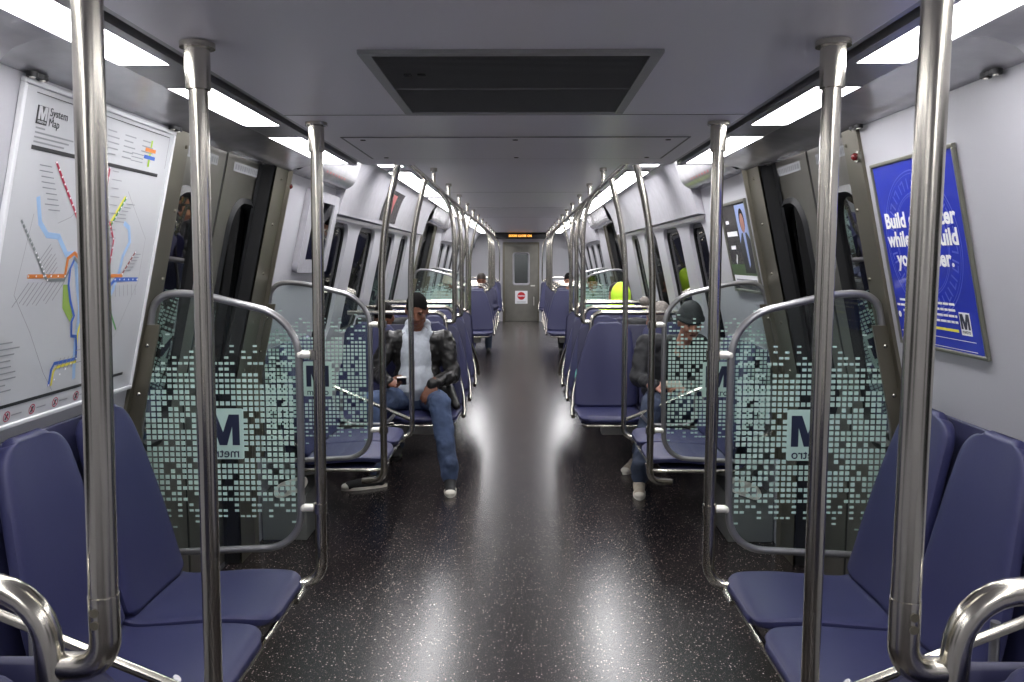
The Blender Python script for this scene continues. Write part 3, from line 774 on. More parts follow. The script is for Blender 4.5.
# bench end armrests
for s in (-1, 1):
    for y, w in ((1.94, 'foreground bench'), (5.58, 'second bench')):
        root = empty('armrest', (s*1.0, y, .5), label='sloping steel armrest rail at the open end of the %s %s' % (SN[s], w), cat='armrest', group='sloping bench armrests')
        m = MB().tube([(s*.73, y, .478), (s*1.33, y, .735)], .0135, 14); obj('sloping_bar', m, M['steel'], root, origin=root.location)
        yq = y+(.04 if y < 3 else -.04)
        m = MB().tube(rounded([(s*1.20, yq, .68), (s*1.20, yq, .455), (s*.90, yq, .455), (s*.84, yq, .52)], .08), .0115, 12); obj('lower_loop', m, M['steel_rail'], root, origin=root.location)
# heater boxes under far benches with oval plates
for s in (-1, 1):
    root = empty('floor_box', (s*1.3, 4.75, 0), label='grey box with an oval two hole plate low beside the near %s doorway' % SN[s], cat='box')
    o = root.location
    obj('box_body', MB().box(min(s*1.18, s*1.43), max(s*1.18, s*1.43), 4.5, 5.0, 0, .26, .006), M['boxgrey'], root, origin=o)
    pl = MB(); P_ = []
    for k in range(24):
        a = 2*pi*k/24; u = .055*cos(a)+(.04 if cos(a) > 0 else -.04); v = .045*sin(a); P_.append((u, v-.35*u))
    pl.loops([[(s*(1.26+p[0]*1), 4.492, .31-p[1]*-1*1) for p in P_], [(s*(1.26+p[0]), 4.484, .31+p[1]) for p in P_]])
    obj('oval_plate', pl, M['clampw'], root, origin=o)
    hl = MB()
    for u in (-.045, .045): hl.tube([(s*(1.26+u), 4.481, .31-.35*u), (s*(1.26+u), 4.484, .31-.35*u)], .024, 16)
    obj('plate_hole', hl, M['inkgrey'], root, origin=o)
# latch studs above wall panels and red indicator lamps
for s in (-1, 1):
    for y in (2.09, 2.91):
        root = empty('panel_latch', (s*1.19, y, 2.03), label='small black twin lobed latch above the %s wall panel, %s' % (SN[s], 'nearer one' if y < 2.5 else 'farther one'), cat='latch')
        m = MB()
        for q in (-.022, .022): m.cyl((s*1.175, y+q, 2.024), .014, .012, 'z', 14)
        m.box(min(s*1.165, s*1.185), max(s*1.165, s*1.185), y-.022, y+.022, 2.019, 2.03)
        obj('latch_body', m, M['black'], root, origin=root.location)
        m = MB().cyl((s*1.175, y-.022, 2.017), .007, .004, 'z', 12); m.cyl((s*1.175, y+.022, 2.017), .007, .004, 'z', 12); obj('latch_screw', m, M['clampw'], root, origin=root.location)
for s, y, z in ((1, 2.96, 1.93), (-1, 4.38, 1.955)):
    root = empty('indicator_lamp', (s*wx(z), y, z), label='small red door indicator lamp on the %s steel pillar' % SN[s], cat='lamp')
    m = MB().tube([W(s, y, z, -.012), W(s, y, z, -.022)], .02, 14); obj('lamp_base', m, M['alu'], root, origin=root.location)
    m = MB().ell(W(s, y, z, -.028), (.014, .012, .014), 12); obj('red_lens', m, mat('red lens', srgb(90, 20, 20), .2), root, origin=root.location)
# coat hook
# ------------------------------------------------------------------ posters on the leaning wall
def wallroot(name, s, y, z, **k):
    r = empty(name, W(s, y, z, -.001), **k)
    th = math.atan(SL); up = Vector((-s*sin(th), 0, cos(th)))
    X = Vector((0, 1 if s < 0 else -1, 0)); Z = X.cross(up)
    m = Matrix((X, up, Z)).transposed(); r.rotation_euler = m.to_euler(); return r
def R2(mb, x0, x1, y0, y1, z0=0, z1=.002): return mb.box(x0, x1, y0, y1, z0, z1)
def ribbon(mb, pts, w, z):
    for (a, b) in zip(pts, pts[1:]):
        a = Vector(a); b = Vector(b); d = (b-a).normalized(); n = Vector((-d.y, d.x))*w/2; d2 = d*w*.3
        q = [a-d2+n, a-d2-n, b+d2-n, b+d2+n]; mb.add([(p.x, p.y, z) for p in q], [(0, 1, 2, 3)])
mp = wallroot('system_map', -1, 2.065, 1.108, label='large white transit system map panel on the left wall', cat='map')
R_ = MB(); R2(R_, .012, .878, .012, .925, 0, .008); obj('map_sheet', R_, M['paper'], mp, smooth=False)
R_ = MB(); 
for a in ((0, .89, 0, .014), (0, .89, .922, .936), (0, .014, .014, .922), (.876, .89, .014, .922)): R2(R_, *a, 0, .014)
obj('map_frame', R_, M['mapframe'], mp, smooth=False, bevel=.003)
z = .0086
def lines(name, m, specs):
    b = MB()
    for pts, w in specs: ribbon(b, pts, w, z_[0])
    z_[0] += .00012
    return obj(name, b, M[m], mp, smooth=False)
z_ = [z]
lines('river', 'riverink', [([(.139, .642), (.165, .577), (.208, .545), (.265, .542), (.32, .491), (.362, .494), (.385, .45), (.41, .39), (.44, .33), (.447, .288), (.449, .227), (.46, .166), (.476, .101)], .017), ([(.633, .596), (.668, .583), (.69, .536), (.659, .487), (.653, .434), (.632, .376), (.609, .341), (.56, .31), (.50, .29)], .016)])
pk = MB(); pk.add([(x, y_, z_[0]) for x, y_ in [(.328, .402), (.356, .401), (.38, .352), (.418, .314), (.398, .285), (.345, .33)]], [(0, 1, 2, 3, 4, 5)]); obj('park_area', pk, M['parkink'], mp, smooth=False)
lines('border_outline', 'inkgrey', [([(.13, .60), (.10, .38), (.20, .27), (.30, .14), (.36, .08)], .0018), ([(.62, .70), (.80, .55), (.80, .40), (.70, .22), (.55, .12)], .0018), ([(.25, .58), (.31, .60), (.36, .64)], .0018)])
lines('yellow_route', 'yellowink', [([(.508, .570), (.533, .586), (.607, .68)], .010), ([(.50, .565), (.49, .44), (.47, .36), (.455, .24), (.47, .153), (.367, .148), (.353, .137), (.352, .096)], .009)])
lines('green_route', 'greenink', [([(.514, .559), (.542, .582), (.615, .679)], .009), ([(.514, .559), (.51, .44), (.55, .36), (.60, .29), (.623, .279), (.646, .293), (.697, .237)], .008)])
lines('red_route', 'redink', [([(.195, .745), (.241, .699), (.316, .628), (.38, .56), (.44, .49), (.50, .455), (.556, .45), (.581, .453), (.579, .539), (.54, .589), (.496, .626), (.481, .723), (.48, .762)], .0085)])
lines('orange_route', 'orangeink', [([(.149, .43), (.329, .428), (.33, .48), (.361, .496), (.43, .46), (.52, .43), (.578, .40), (.604, .423), (.676, .422)], .0115)])
lines('brown_route', 'brownink', [([(.741, .502), (.674, .428)], .008)])
lines('silver_route', 'silverink', [([(.167, .495), (.227, .428), (.242, .418), (.328, .416), (.351, .45), (.366, .48), (.43, .445), (.52, .415), (.586, .385)], .009)]+[([(.08+.087*t, .579-.084*t), (.08+.087*(t+.06), .579-.084*(t+.06))], .008) for t in (0, .14, .28, .42, .56, .70, .84)])
lines('blue_route', 'blueink', [([(.363, .473), (.351, .45), (.356, .401), (.38, .352), (.416, .302), (.407, .285), (.419, .24), (.447, .236), (.46, .20), (.469, .163), (.349, .162), (.338, .145), (.337, .098)], .010), ([(.52, .40), (.56, .375), (.586, .377), (.632, .41), (.788, .407)], .014)])
# stations
stn = MB()
def stations(pts, n):
    P = [Vector(p) for p in pts]; L = [0]
    for a, b in zip(P, P[1:]): L.append(L[-1]+(b-a).length)
    for k in range(n):
        t = L[-1]*k/(n-1); i = max(j for j in range(len(P)-1) if L[j] <= t+1e-9)
        q = P[i].lerp(P[i+1], (t-L[i])/max(1e-6, L[i+1]-L[i])); stn.cyl((q.x, q.y, z_[0]+.0002), .0030, .0003, n=8)
stations([(.195, .745), (.316, .628), (.38, .56)], 11); stations([(.581, .453), (.579, .539), (.496, .626), (.48, .762)], 12); stations([(.149, .43), (.329, .428)], 6)
stations([(.167, .495), (.242, .418)], 7); stations([(.542, .582), (.615, .679)], 7); stations([(.741, .502), (.674, .428)], 6); stations([(.632, .41), (.788, .407)], 6); stations([(.469, .163), (.337, .098)], 6)
obj('station_marks', stn, M['white'], mp, smooth=False)
lb = MB(); rnd = random.Random(3)
def tick(x, y, l, ang, w=.0028):
    a = radians(ang); ribbon(lb, [(x, y), (x+l*cos(a), y+l*sin(a))], w, z_[0])
for k in range(9): tick(.175+.015*k*.6, .73-.024*k*.6-.0, -.05-.02*rnd.random(), 0)
for k in range(10): tick(.50+.004*k, .755-.026*k, .03+.03*rnd.random(), 0)
for k in range(7): tick(.19+.010*k, .475-.009*k, .045+.02*rnd.random(), 48)
for k in range(9): tick(.155+.022*k, .412, -.06-.03*rnd.random(), 48)
for k in range(6): tick(.565+.011*k, .60+.012*k, .04+.02*rnd.random(), 0)
for k in range(6): tick(.69+.011*k, .44+.011*k, .03+.02*rnd.random(), 0)
for k in range(6): tick(.64+.028*k, .39, -.04, 110)
for k in range(8): tick(.46+.01*(k % 3), .43-.04*k, .03+.02*rnd.random(), 0)
for k in range(5): tick(.36+.022*k, .14, .04, 60)
obj('station_names', lb, M['inkgrey'], mp, smooth=False)
bk = MB(); ribbon(bk, [(.074, .771), (.801, .771)], .011, z_[0]); ribbon(bk, [(.10, .069), (.80, .069)], .010, z_[0]); ribbon(bk, [(.06, .908), (.85, .908)], .0025, z_[0]); ribbon(bk, [(.85, .908), (.85, .80)], .0015, z_[0])
obj('black_rules', bk, M['ink'], mp, smooth=False)
lb = MB()
for k in range(4): ribbon(lb, [(.077, .822-.012*k), (.077+(.04 if k == 0 else .20-.02*k), .822-.012*k)], .0045, z_[0])
for x0 in (.45, .56, .68):
    for k in range(5 if x0 < .66 else 3):
        ribbon(lb, [(x0-.02, .872-.017*k), (x0+.03+.03*rnd.random(), .872-.017*k)], .004, z_[0])
for k in range(3): ribbon(lb, [(.60, .825-.012*k), (.68, .825-.012*k)], .003, z_[0])
for k in range(9): ribbon(lb, [(.06, .25-.017*k), (.06+.06+.05*rnd.random(), .25-.017*k)], .004, z_[0])
for k in range(5): ribbon(lb, [(.175+.118*k, .037), (.22+.118*k, .037)], .004, z_[0])
obj('small_print', lb, M['inkgrey'], mp, smooth=False)
ic = MB(); 
for k in range(6):
    cx = .035+.118*k; ic2 = [(cx+.014*cos(a*pi/8), .037+.014*sin(a*pi/8)) for a in range(17)]; ribbon(ic, ic2, .003, z_[0]); ribbon(ic, [(cx-.009, .046), (cx+.009, .028)], .003, z_[0])
obj('rule_icons', ic, M['redink'], mp, smooth=False)
ic = MB()
for k in range(6):
    cx = .035+.118*k; ribbon(ic, [(cx-.004, .030), (cx+.004, .044)], .006, z_[0]-.0001)
obj('icon_figures', ic, M['ink'], mp, smooth=False)
# inset
b = MB(); ribbon(b, [(.724, .876), (.724, .796)], .012, z_[0]); obj('inset_yellow', b, M['limeink'], mp, smooth=False)
b = MB(); ribbon(b, [(.69, .847), (.758, .847)], .012, z_[0]+.0001); obj('inset_orange', b, M['orangeink'], mp, smooth=False)
b = MB(); ribbon(b, [(.688, .823), (.76, .823)], .012, z_[0]+.0001); obj('inset_blue', b, M['blueink'], mp, smooth=False)
# metro logo and title
b = MB(); R2(b, .075, .120, .832, .879, .008, z_[0]+.0002); lgp = obj('logo_box', b, M['ink'], mp, smooth=False)
letter_m(.038, .034, M['paper'], lgp, x=.0975, y=.861, z=z_[0]+.0008, ext=.0002)
text('metro', .0975, .839, .012, M['paper'], lgp, name='logo_word', z=z_[0]+.0006, width=.036, ext=.0002)
text('System', .128, .869, .030, M['ink'], mp, name='map_title', z=z_[0]+.0004, align='LEFT', ext=.0002)
text('Map', .128, .842, .030, M['ink'], mp, name='map_title', z=z_[0]+.0004, align='LEFT', ext=.0002)

# blue poster on the right wall
bp = wallroot('blue_poster', 1, 2.932, 1.284, label='blue recruitment poster with white lettering in a metal frame, right wall', cat='poster')
b = MB(); R2(b, .048, .577, .012, .615, 0, .006); obj('poster_sheet', b, M['adblue'], bp, smooth=False)
b = MB()
for a in ((.038, .585, 0, .011), (.038, .585, .614, .626), (.038, .049, .011, .614), (.574, .585, .011, .614)): R2(b, *a, 0, .012)
obj('poster_frame', b, M['alu'], bp, smooth=False, bevel=.002)
b = MB()
for r_, w_ in ((.235, .004), (.225, .002), (.165, .003), (.158, .002)):
    ribbon(b, [(.303+r_*cos(a*pi/32), .345+r_*sin(a*pi/32)) for a in range(65)], w_, .0063)
for k in range(44):
    a = 2*pi*k/44
    if k % 11 in (0,): continue
    ribbon(b, [(.303+.18*cos(a), .345+.18*sin(a)), (.303+.212*cos(a), .345+.212*sin(a))], .006, .0063)
    if k % 2: ribbon(b, [(.303+.212*cos(a), .345+.212*sin(a)), (.303+.209*cos(a+.09), .345+.209*sin(a+.09))], .005, .0064)
obj('seal_watermark', b, M['adblue2'], bp, smooth=False)
for tline, yy, w_ in (('Build character', .425, .455), ('while you build', .362, .455), ('your career.', .297, .365)):
    text(tline, .303, yy, .07, M['white'], bp, name='headline', z=.0072, width=w_, bold=.0022, ext=.0003)
b = MB()
for k, (a0, a1) in enumerate(((.085, .44), (.06, .445), (.10, .445), (.21, .445))):
    x = a0; rnd = random.Random(k)
    while x < a1:
        l = rnd.uniform(.015, .04); ribbon(b, [(x, .158-.0185*k), (min(x+l, a1), .158-.0185*k)], .0075, .0066); x += l+.008
for yy, a0, a1 in ((.048, .03+.03, .53), (.018, .05, .53)): ribbon(b, [(a0, yy), (a1, yy)], .0018, .0066)
obj('body_print', b, M['white'], bp, smooth=False)
b = MB(); ribbon(b, [(.30, .076), (.44, .076)], .0085, .0066); obj('yellow_web_line', b, M['yellowink'], bp, smooth=False)
b = MB(); R2(b, .458, .516, .066, .136, .005, .0066); lgp = obj('logo_box', b, M['white'], bp, smooth=False)
letter_m(.050, .047, M['navy'], lgp, x=.487, y=.108, z=.0070, ext=.0002)
text('metro', .487, .077, .018, M['navy'], lgp, name='logo_word', z=.0070, width=.044, ext=.0002)
b = MB().cyl((.066, .105, .0066), .010, .0006); obj('round_mark', b, M['white'], bp)

# second advert, right wall beyond the doorway
ad = wallroot('advert_panel', 1, 5.05, 1.40, label='dark framed advert showing a suited person, right wall beyond the near doorway', cat='poster')
b = MB(); R2(b, 0, .53, 0, .50, 0, .006); obj('advert_sheet', b, M['addark'], ad, smooth=False)
b = MB()
for a in ((-.015, .545, -.015, 0), (-.015, .545, .50, .515), (-.015, 0, 0, .50), (.53, .545, 0, .50)): R2(b, *a, 0, .013)
obj('poster_frame', b, M['alu'], ad, smooth=False)
b = MB(); R2(b, .30, .52, .22, .49, .006, .0066); obj('sky_block', b, M['adsky'], ad, smooth=False)
b = MB(); R2(b, .0, .53, .085, .15, .006, .0066); obj('grass_block', b, M['adgrass'], ad, smooth=False)
b = MB(); R2(b, .02, .53, .03, .085, .006, .0068); obj('white_strip', b, M['white'], ad, smooth=False)
b = MB(); P_ = [(.30, .10), (.50, .10), (.52, .28), (.46, .33), (.36, .33), (.30, .27)]; b.add([(p[0], p[1], .0071) for p in P_], [tuple(range(6))]); obj('suit_shape', b, M['ink'], ad, smooth=False)
b = MB(); P_ = [(.385, .33), (.435, .33), (.43, .15), (.40, .13)]; b.add([(p[0], p[1], .0074) for p in P_], [(0, 1, 2, 3)]); obj('shirt_shape', b, M['adsky'], ad, smooth=False)
b = MB(); b.add([(.41+.04*cos(a*pi/12), .385+.055*sin(a*pi/12), .0074) for a in range(24)], [tuple(range(24))]); obj('face_shape', b, M['skinL'], ad, smooth=False)
b = MB(); b.add([(.408+.052*cos(a*pi/12), .40+.068*sin(a*pi/12), .0072) for a in range(24)], [tuple(range(24))]); obj('hair_shape', b, M['hair'], ad, smooth=False)
b = MB(); ribbon(b, [(.06, .40), (.12, .40)], .02, .0068); ribbon(b, [(.05, .33), (.26, .33)], .028, .0068); ribbon(b, [(.08, .25), (.17, .25)], .022, .0068); ribbon(b, [(.14, .16), (.17, .20)], .02, .0068); obj('advert_print', b, M['white'], ad, smooth=False)
b = MB(); ribbon(b, [(.06, .058), (.49, .058)], .008, .0072); obj('strip_print', b, M['inkgrey'], ad, smooth=False)

# framed picture, left wall beyond the doorway
ad = wallroot('framed_notice', -1, 4.80, 1.50, label='white box framed dark picture on the left wall beyond the near doorway', cat='picture frame')
fo = ring(0, .72, 0, .50, .05); fi = ring(.13, .62, .08, .44, .01)
b = MB(); b.loops([[(p[0], p[1], 0) for p in fo], [(p[0], p[1], .035) for p in fo], [(p[0], p[1], .035) for p in ring_outer(fi, .005, .715, .005, .495)][:len(fo)], [(p[0], p[1], .035) for p in fi], [(p[0], p[1], .02) for p in fi]], cap=False)
obj('picture_frame', b, M['cove'], ad, smooth=False)
b = MB(); R2(b, .12, .63, .24, .45, .012, .020); obj('picture_upper', b, M['adgreen'], ad, smooth=False)
b = MB(); R2(b, .12, .63, .07, .24, .012, .020); obj('picture_lower', b, M['adpurple'], ad, smooth=False)
b = MB(); ribbon(b, [(.12, .245), (.63, .235)], .006, .0205); obj('picture_line', b, M['white'], ad, smooth=False)
b = MB(); b.add([(.25+.05*cos(a*pi/10), .14+.05*sin(a*pi/10), .0205) for a in range(20)], [tuple(range(20))]); obj('picture_figure', b, M['adpink'], ad, smooth=False)
b = MB(); R2(b, .125, .625, .075, .445, .024, .026); obj('picture_glass', b, M['glassframe'], ad, smooth=False)

# adverts curved in the left cove
def cove_card(s, a, b_, m1, label):
    root = empty('cove_advert', (s*1.15, (a+b_)/2, 2.0), label=label, cat='poster')
    P_ = [p for p in coveP if 1.90 < p[1] < 2.17]
    g = MB()
    for (x0, z0), (x1, z1) in zip(P_, P_[1:]): g.quad((s*(x0-.004), a, z0), (s*(x0-.004), b_, z0), (s*(x1-.004), b_, z1), (s*(x1-.004), a, z1))
    obj('advert_sheet', g, M[m1], root, origin=root.location)
    n = len(P_)//2
    g = MB()
    for (x0, z0), (x1, z1) in list(zip(P_, P_[1:]))[2:n+3]: g.quad((s*(x0-.005), a+.1, z0), (s*(x0-.005), b_-.35, z0), (s*(x1-.005), b_-.35, z1), (s*(x1-.005), a+.1, z1))
    obj('advert_image', g, M['brownink'] if m1 == 'addark' else M['adsky'], root, origin=root.location)
cove_card(-1, 7.0, 7.85, 'addark', 'dark brown advert card in the left cove above the windows')
# red emergency print on soffit
for s in (-1, 1):
    root = empty('emergency_label', (s*1.09, 5.0, 2.07), label='small red printed emergency notice on the %s soffit beyond the step' % SN[s], cat='label')
    g = MB()
    for k in range(7):
        yy = 4.75+k*.075
        g.quad((s*1.062, yy, 2.11), (s*1.062, yy+.03, 2.11), (s*1.082, yy+.03, 2.066), (s*1.082, yy, 2.066))
    obj('red_print', g, M['brownink'], root, smooth=False, origin=root.location)
# ------------------------------------------------------------------ people
TEX = {}
def blob(name, mb, m, parent, voxel=.008, sm=4, wr=0, ws=.06):
    me = bpy.data.meshes.new('tmp'); me.from_pydata(mb.v, [], mb.f)
    bm = bmesh.new(); bm.from_mesh(me); bmesh.ops.recalc_face_normals(bm, faces=bm.faces); bm.to_mesh(me); bm.free()
    o = bpy.data.objects.new('tmp', me); COL.objects.link(o)
    r = o.modifiers.new('r', 'REMESH'); r.mode = 'VOXEL'; r.voxel_size = voxel; r.use_smooth_shade = True
    s_ = o.modifiers.new('s', 'SMOOTH'); s_.factor = .5; s_.iterations = sm
    if wr:
        if ws not in TEX:
            TEX[ws] = bpy.data.textures.new('folds', 'CLOUDS'); TEX[ws].noise_scale = ws; TEX[ws].noise_depth = 2
        d_ = o.modifiers.new('d', 'DISPLACE'); d_.texture = TEX[ws]; d_.strength = wr; d_.mid_level = .5
    dg = bpy.context.evaluated_depsgraph_get(); out = bpy.data.meshes.new_from_object(o.evaluated_get(dg))
    bpy.data.objects.remove(o); out.materials.clear(); out.materials.append(m)
    for p in out.polygons: p.use_smooth = True
    ob = bpy.data.objects.new(name, out); COL.objects.link(ob); ob.parent = parent; return ob
def xform(mb, mtx): mb.v = [tuple(mtx @ Vector(p)) for p in mb.v]; return mb
def merge(a, b): o = len(a.v); a.v += b.v; a.f += [tuple(i+o for i in f) for f in b.f]; return a
def head_mb(fem=False):
    h = MB()
    h.ell((0, .012, .02), (.076, .096, .10), 20); h.ell((0, -.012, -.02), (.069, .078, .085), 20)
    h.ell((0, -.028, -.072), (.052, .052, .042), 16); h.ell((0, -.062, -.098), (.026, .022, .018), 12)
    h.cap((-.045, -.01, -.075), .022, (-.015, -.062, -.098), .016); h.cap((.045, -.01, -.075), .022, (.015, -.062, -.098), .016)
    h.cap((-.036, -.078, .022), .011, (.036, -.078, .022), .011)
    h.cap((0, -.088, .01), .009, (0, -.104, -.030), .013); h.ell((-.014, -.092, -.036), (.010, .011, .008), 10); h.ell((.014, -.092, -.036), (.010, .011, .008), 10)
    for q in (-1, 1):
        h.ell((q*.042, -.062, -.028), (.022, .022, .024), 12); h.ell((q*.079, .008, -.012), (.010, .018, .030), 12)
    h.ell((0, -.082, -.060), (.025, .012, .007), 12); h.ell((0, -.079, -.070), (.021, .012, .007), 12)
    return h
def hand_mb(side, curl=.6, spread=.1):
    """wrist at origin, fingers along +Y, back of the hand +Z, thumb on side*X"""
    h = MB(); h.ell((0, .042, 0), (.040, .050, .016), 14); h.cap((0, -.03, 0), .026, (0, .01, 0), .026)
    for k, (x, l) in enumerate(((.030, .068), (.010, .076), (-.010, .070), (-.029, .056))):
        x *= side; p = Vector((x, .078, 0)); a = -curl*.45; sp = side*(1.5-k)*spread*.5
        d = Vector((sin(sp), cos(a), sin(a))); q = p+d*l*.45; h.cap(p, .0095, q, .0088)
        a -= curl; d = Vector((sin(sp), cos(a), sin(a))); q2 = q+d*l*.32; h.cap(q, .0088, q2, .008)
        a -= curl*.8; d = Vector((0, cos(a), sin(a))); h.cap(q2, .008, q2+d*l*.25, .0072)
    p = Vector((side*.030, .012, -.004)); q = p+Vector((side*.028, .030, -.012)); h.cap(p, .014, q, .0105); h.cap(q, .0105, q+Vector((side*.006, .030, -.010)), .009)
    return h
def frame(o, fwd, up):
    y = Vector(fwd).normalized(); z = Vector(up); z = (z-y*z.dot(y)).normalized(); x = y.cross(z)
    m = Matrix((x, y, z)).transposed().to_4x4(); m.translation = Vector(o); return m
def limb(mb, pts, rs, n=16):
    for (a, b), (r0, r1) in zip(zip(pts, pts[1:]), zip(rs, rs[1:])): mb.cap(a, r0, b, r1, n)
def shoe(mb, heel, toe, h=.085):
    heel = Vector(heel); toe = Vector(toe); d = (toe-heel).normalized()
    mb.cap(heel+Vector((0, 0, .045)), .038, heel+d*.06+Vector((0, 0, .05)), .042); mb.cap(heel+d*.05+Vector((0, 0, .045)), .042, toe-d*.05+Vector((0, 0, .033)), .033)
    mb.ell(toe-d*.045+Vector((0, 0, .03)), (.04, .04, .028), 14); mb.cap(heel+Vector((0, 0, .05)), .036, heel+Vector((0, 0, .10)), .038)
def sole(mb, heel, toe):
    heel = Vector(heel); toe = Vector(toe); d = (toe-heel).normalized(); n = Vector((-d.y, d.x, 0)); L = (toe-heel).length
    P_ = []
    for k in range(28):
        a = 2*pi*k/28; u = cos(a); v = sin(a); w_ = .043 if u > 0 else .036
        P_.append(heel+d*(L/2-.02+u*(L/2+.03))+n*v*w_*(1+.0*u))
    mb.loops([[p+Vector((0, 0, .002)) for p in P_], [p+Vector((0, 0, .022)) for p in P_]])

def person(loc, rz, label, J, skin, top, legs, shoes, solem, hair=None, hat=None, hood=None, voxel=.009, inner=None, group=None, headtilt=(.35, 0, 0), name='person', topname='jacket', handcurl=.6, show_legs=True, hatname='knit_hat', hoodie=None):
    root = empty(name, loc, rz, label=label, cat='person')
    V = lambda k: Vector(J[k])
    body = MB()
    H = head_mb(); hm = Matrix.Translation(V('head')) @ Matrix.Rotation(headtilt[2], 4, 'Z') @ Matrix.Rotation(headtilt[1], 4, 'Y') @ Matrix.Rotation(headtilt[0], 4, 'X')
    xform(H, hm); merge(body, H)
    body.cap(V('neck')-Vector((0, 0, .05)), .052, hm @ Vector((0, .02, -.05)), .050)
    body.cap(V('chest'), .07, V('neck')-Vector((0, 0, .04)), .05); body.cap(V('hip')+Vector((0, .02, .04)), .06, V('chest'), .07)
    for q in ('L', 'R'):
        limb(body, [V('sh'+q), V('el'+q), V('wr'+q)], [.045, .036, .026]); limb(body, [V('hip')+Vector((-.085 if q == 'L' else .085, .02, 0)), V('kn'+q), V('an'+q)], [.055, .045, .035])
        body.cap(V('chest')+Vector((0, 0, .08)), .06, V('sh'+q), .045)
        sd = -1 if q == 'L' else 1
        hd = hand_mb(J.get('thumb'+q, -sd), J.get('curl'+q, handcurl)); xform(hd, frame(V('wr'+q), J['hd'+q], J.get('up'+q, (0, 0, 1)))); merge(body, hd)
    blob('body', body, skin, root, min(voxel, .0065) if voxel < .012 else voxel, 2)
    # eyes
    e = MB()
    for q in (-1, 1): e.ell(hm @ Vector((q*.031, -.077, .002)), (.012, .008, .006), 10)
    obj('eyes', e, M['eye'], root)
    e = MB()
    for q in (-1, 1): e.cap(hm @ Vector((q*.018, -.090, .022)), .004, hm @ Vector((q*.048, -.078, .024)), .003, 8)
    obj('eyebrows', e, M['hair'], root)
    if skin is not M['neon']: obj('lips', MB().ell(hm @ Vector((0, -.088, -.065)), (.022, .008, .008), 12), M['lip'], root)
    # top
    t = MB(); hip, ch = V('hip'), V('chest')
    w0 = J.get('wide', 1.0)
    t.ell(ch+Vector((0, .01, -.02)), (.175*w0, .125, .20), 20); t.ell(hip.lerp(ch, .45)+Vector((0, 0, 0)), (.165*w0, .13, .20), 20); t.ell(hip+Vector((0, .0, .07)), (.175*w0, .14, .13), 20)
    t.cap(V('shL')+Vector((.04, 0, 0)), .072, V('shR')-Vector((.04, 0, 0)), .072); t.cap(ch+Vector((0, .02, .08)), .10, V('neck')+Vector((0, .02, -.05)), .066)
    for q in ('L', 'R'):
        mid = V('sh'+q).lerp(V('el'+q), .5)
        limb(t, [V('sh'+q), mid, V('el'+q), V('wr'+q)], [.075, .066, .058, .042])
    if hoodie is not None:
        # open jacket: keep the front centre clear
        t.v = [p for p in t.v]
    blob(topname, t, top, root, voxel, 3, .030, .07)
    if inner:
        i = MB(); i.ell(ch+Vector((0, -.05, -.03)), (.125, .12, .20), 18); i.ell(hip.lerp(ch, .4)+Vector((0, -.055, .0)), (.14, .125, .20), 18)
        i.ell(hip+Vector((0, -.07, .09)), (.15, .105, .085), 18)
        nk = V('neck')
        for q in (-1, 1):
            i.cap(nk+Vector((q*.065, .05, .01)), .026, nk+Vector((q*.10, -.02, -.045)), .022); i.cap(nk+Vector((q*.10, -.02, -.045)), .024, nk+Vector((q*.05, -.09, -.13)), .030); i.cap(nk+Vector((q*.06, -.03, -.01)), .018, nk+Vector((q*.03, -.09, -.10)), .022)
        i.cap(nk+Vector((-.06, .06, .02)), .04, nk+Vector((.06, .06, .02)), .04)
        blob('hooded_sweatshirt', i, inner, root, .0075, 3, .014, .05)
        d = MB()
        for q in (-1, 1): d.tube([nk+Vector((q*.02, -.112, -.09)), nk+Vector((q*.024, -.135, -.15)), nk+Vector((q*.022, -.142, -.21))], .004, 8)
        obj('drawstring', d, M['white'], root)
        zp = MB().tube([nk+Vector((0, -.128, -.13)), ch+Vector((0, -.165, -.04)), hip.lerp(ch, .4)+Vector((0, -.182, 0)), hip+Vector((0, -.182, .08))], .004, 8)
        obj('zipper', zp, M['inkgrey'], root)
        cf = MB()
        for q in ('L', 'R'): cf.cap(V('wr'+q).lerp(V('el'+q), .02), .040, V('wr'+q).lerp(V('el'+q), .10), .043)
        blob('cuffs', cf, top, root, .008, 2)
    if show_legs:
        l = MB(); l.ell(hip+Vector((0, .0, -.01)), (.165, .14, .10), 18)
        for q in ('L', 'R'): l.cap(V('an'+q)+Vector((0, 0, .06)), .062, V('an'+q)-Vector((0, 0, .02)), .060)
        for q, sx in (('L', -1), ('R', 1)):
            th = hip+Vector((sx*.085, 0, 0)); k = V('kn'+q); a = V('an'+q); m1 = th.lerp(k, .5); m2 = k.lerp(a, .45)
            limb(l, [th, m1, k, m2, a], [.094, .090, .077, .070, .060])
        blob('trousers', l, legs, root, voxel, 3, .022, .06)
        for q in ('L', 'R'):
            sh_ = MB(); hl, to = J['heel'+q], J['toe'+q]; shoe(sh_, hl, to); blob('shoe', sh_, shoes, root, .007, 2)
            so = MB(); sole(so, hl, to); obj('shoe_sole', so, solem, root)
            if solem is M['sole']:
                tc_ = MB(); tv = Vector(to); dv = (tv-Vector(hl)).normalized(); tc_.ell(tv-dv*.028+Vector((0, 0, .028)), (.038, .038, .024), 14); obj('toe_cap', tc_, solem, root)
    if hair:
        h = MB(); h.ell((0, .015, .034), (.080, .095, .094), 20); h.ell((0, .045, -.01), (.078, .072, .085), 18)
        xform(h, hm); blob('hair', h, hair, root, .0085, 2)
    if hat:
        h = MB(); h.ell((0, .014, .045), (.088, .105, .085), 20); h.ell((0, .014, .075), (.075, .09, .075), 18)
        b_ = [hm @ Vector((.085*cos(2*pi*k/28), .014+.103*sin(2*pi*k/28), .028)) for k in range(29)]
        xform(h, hm); h.tube(b_, .018, 10); blob(hatname, h, hat, root, .008, 3)
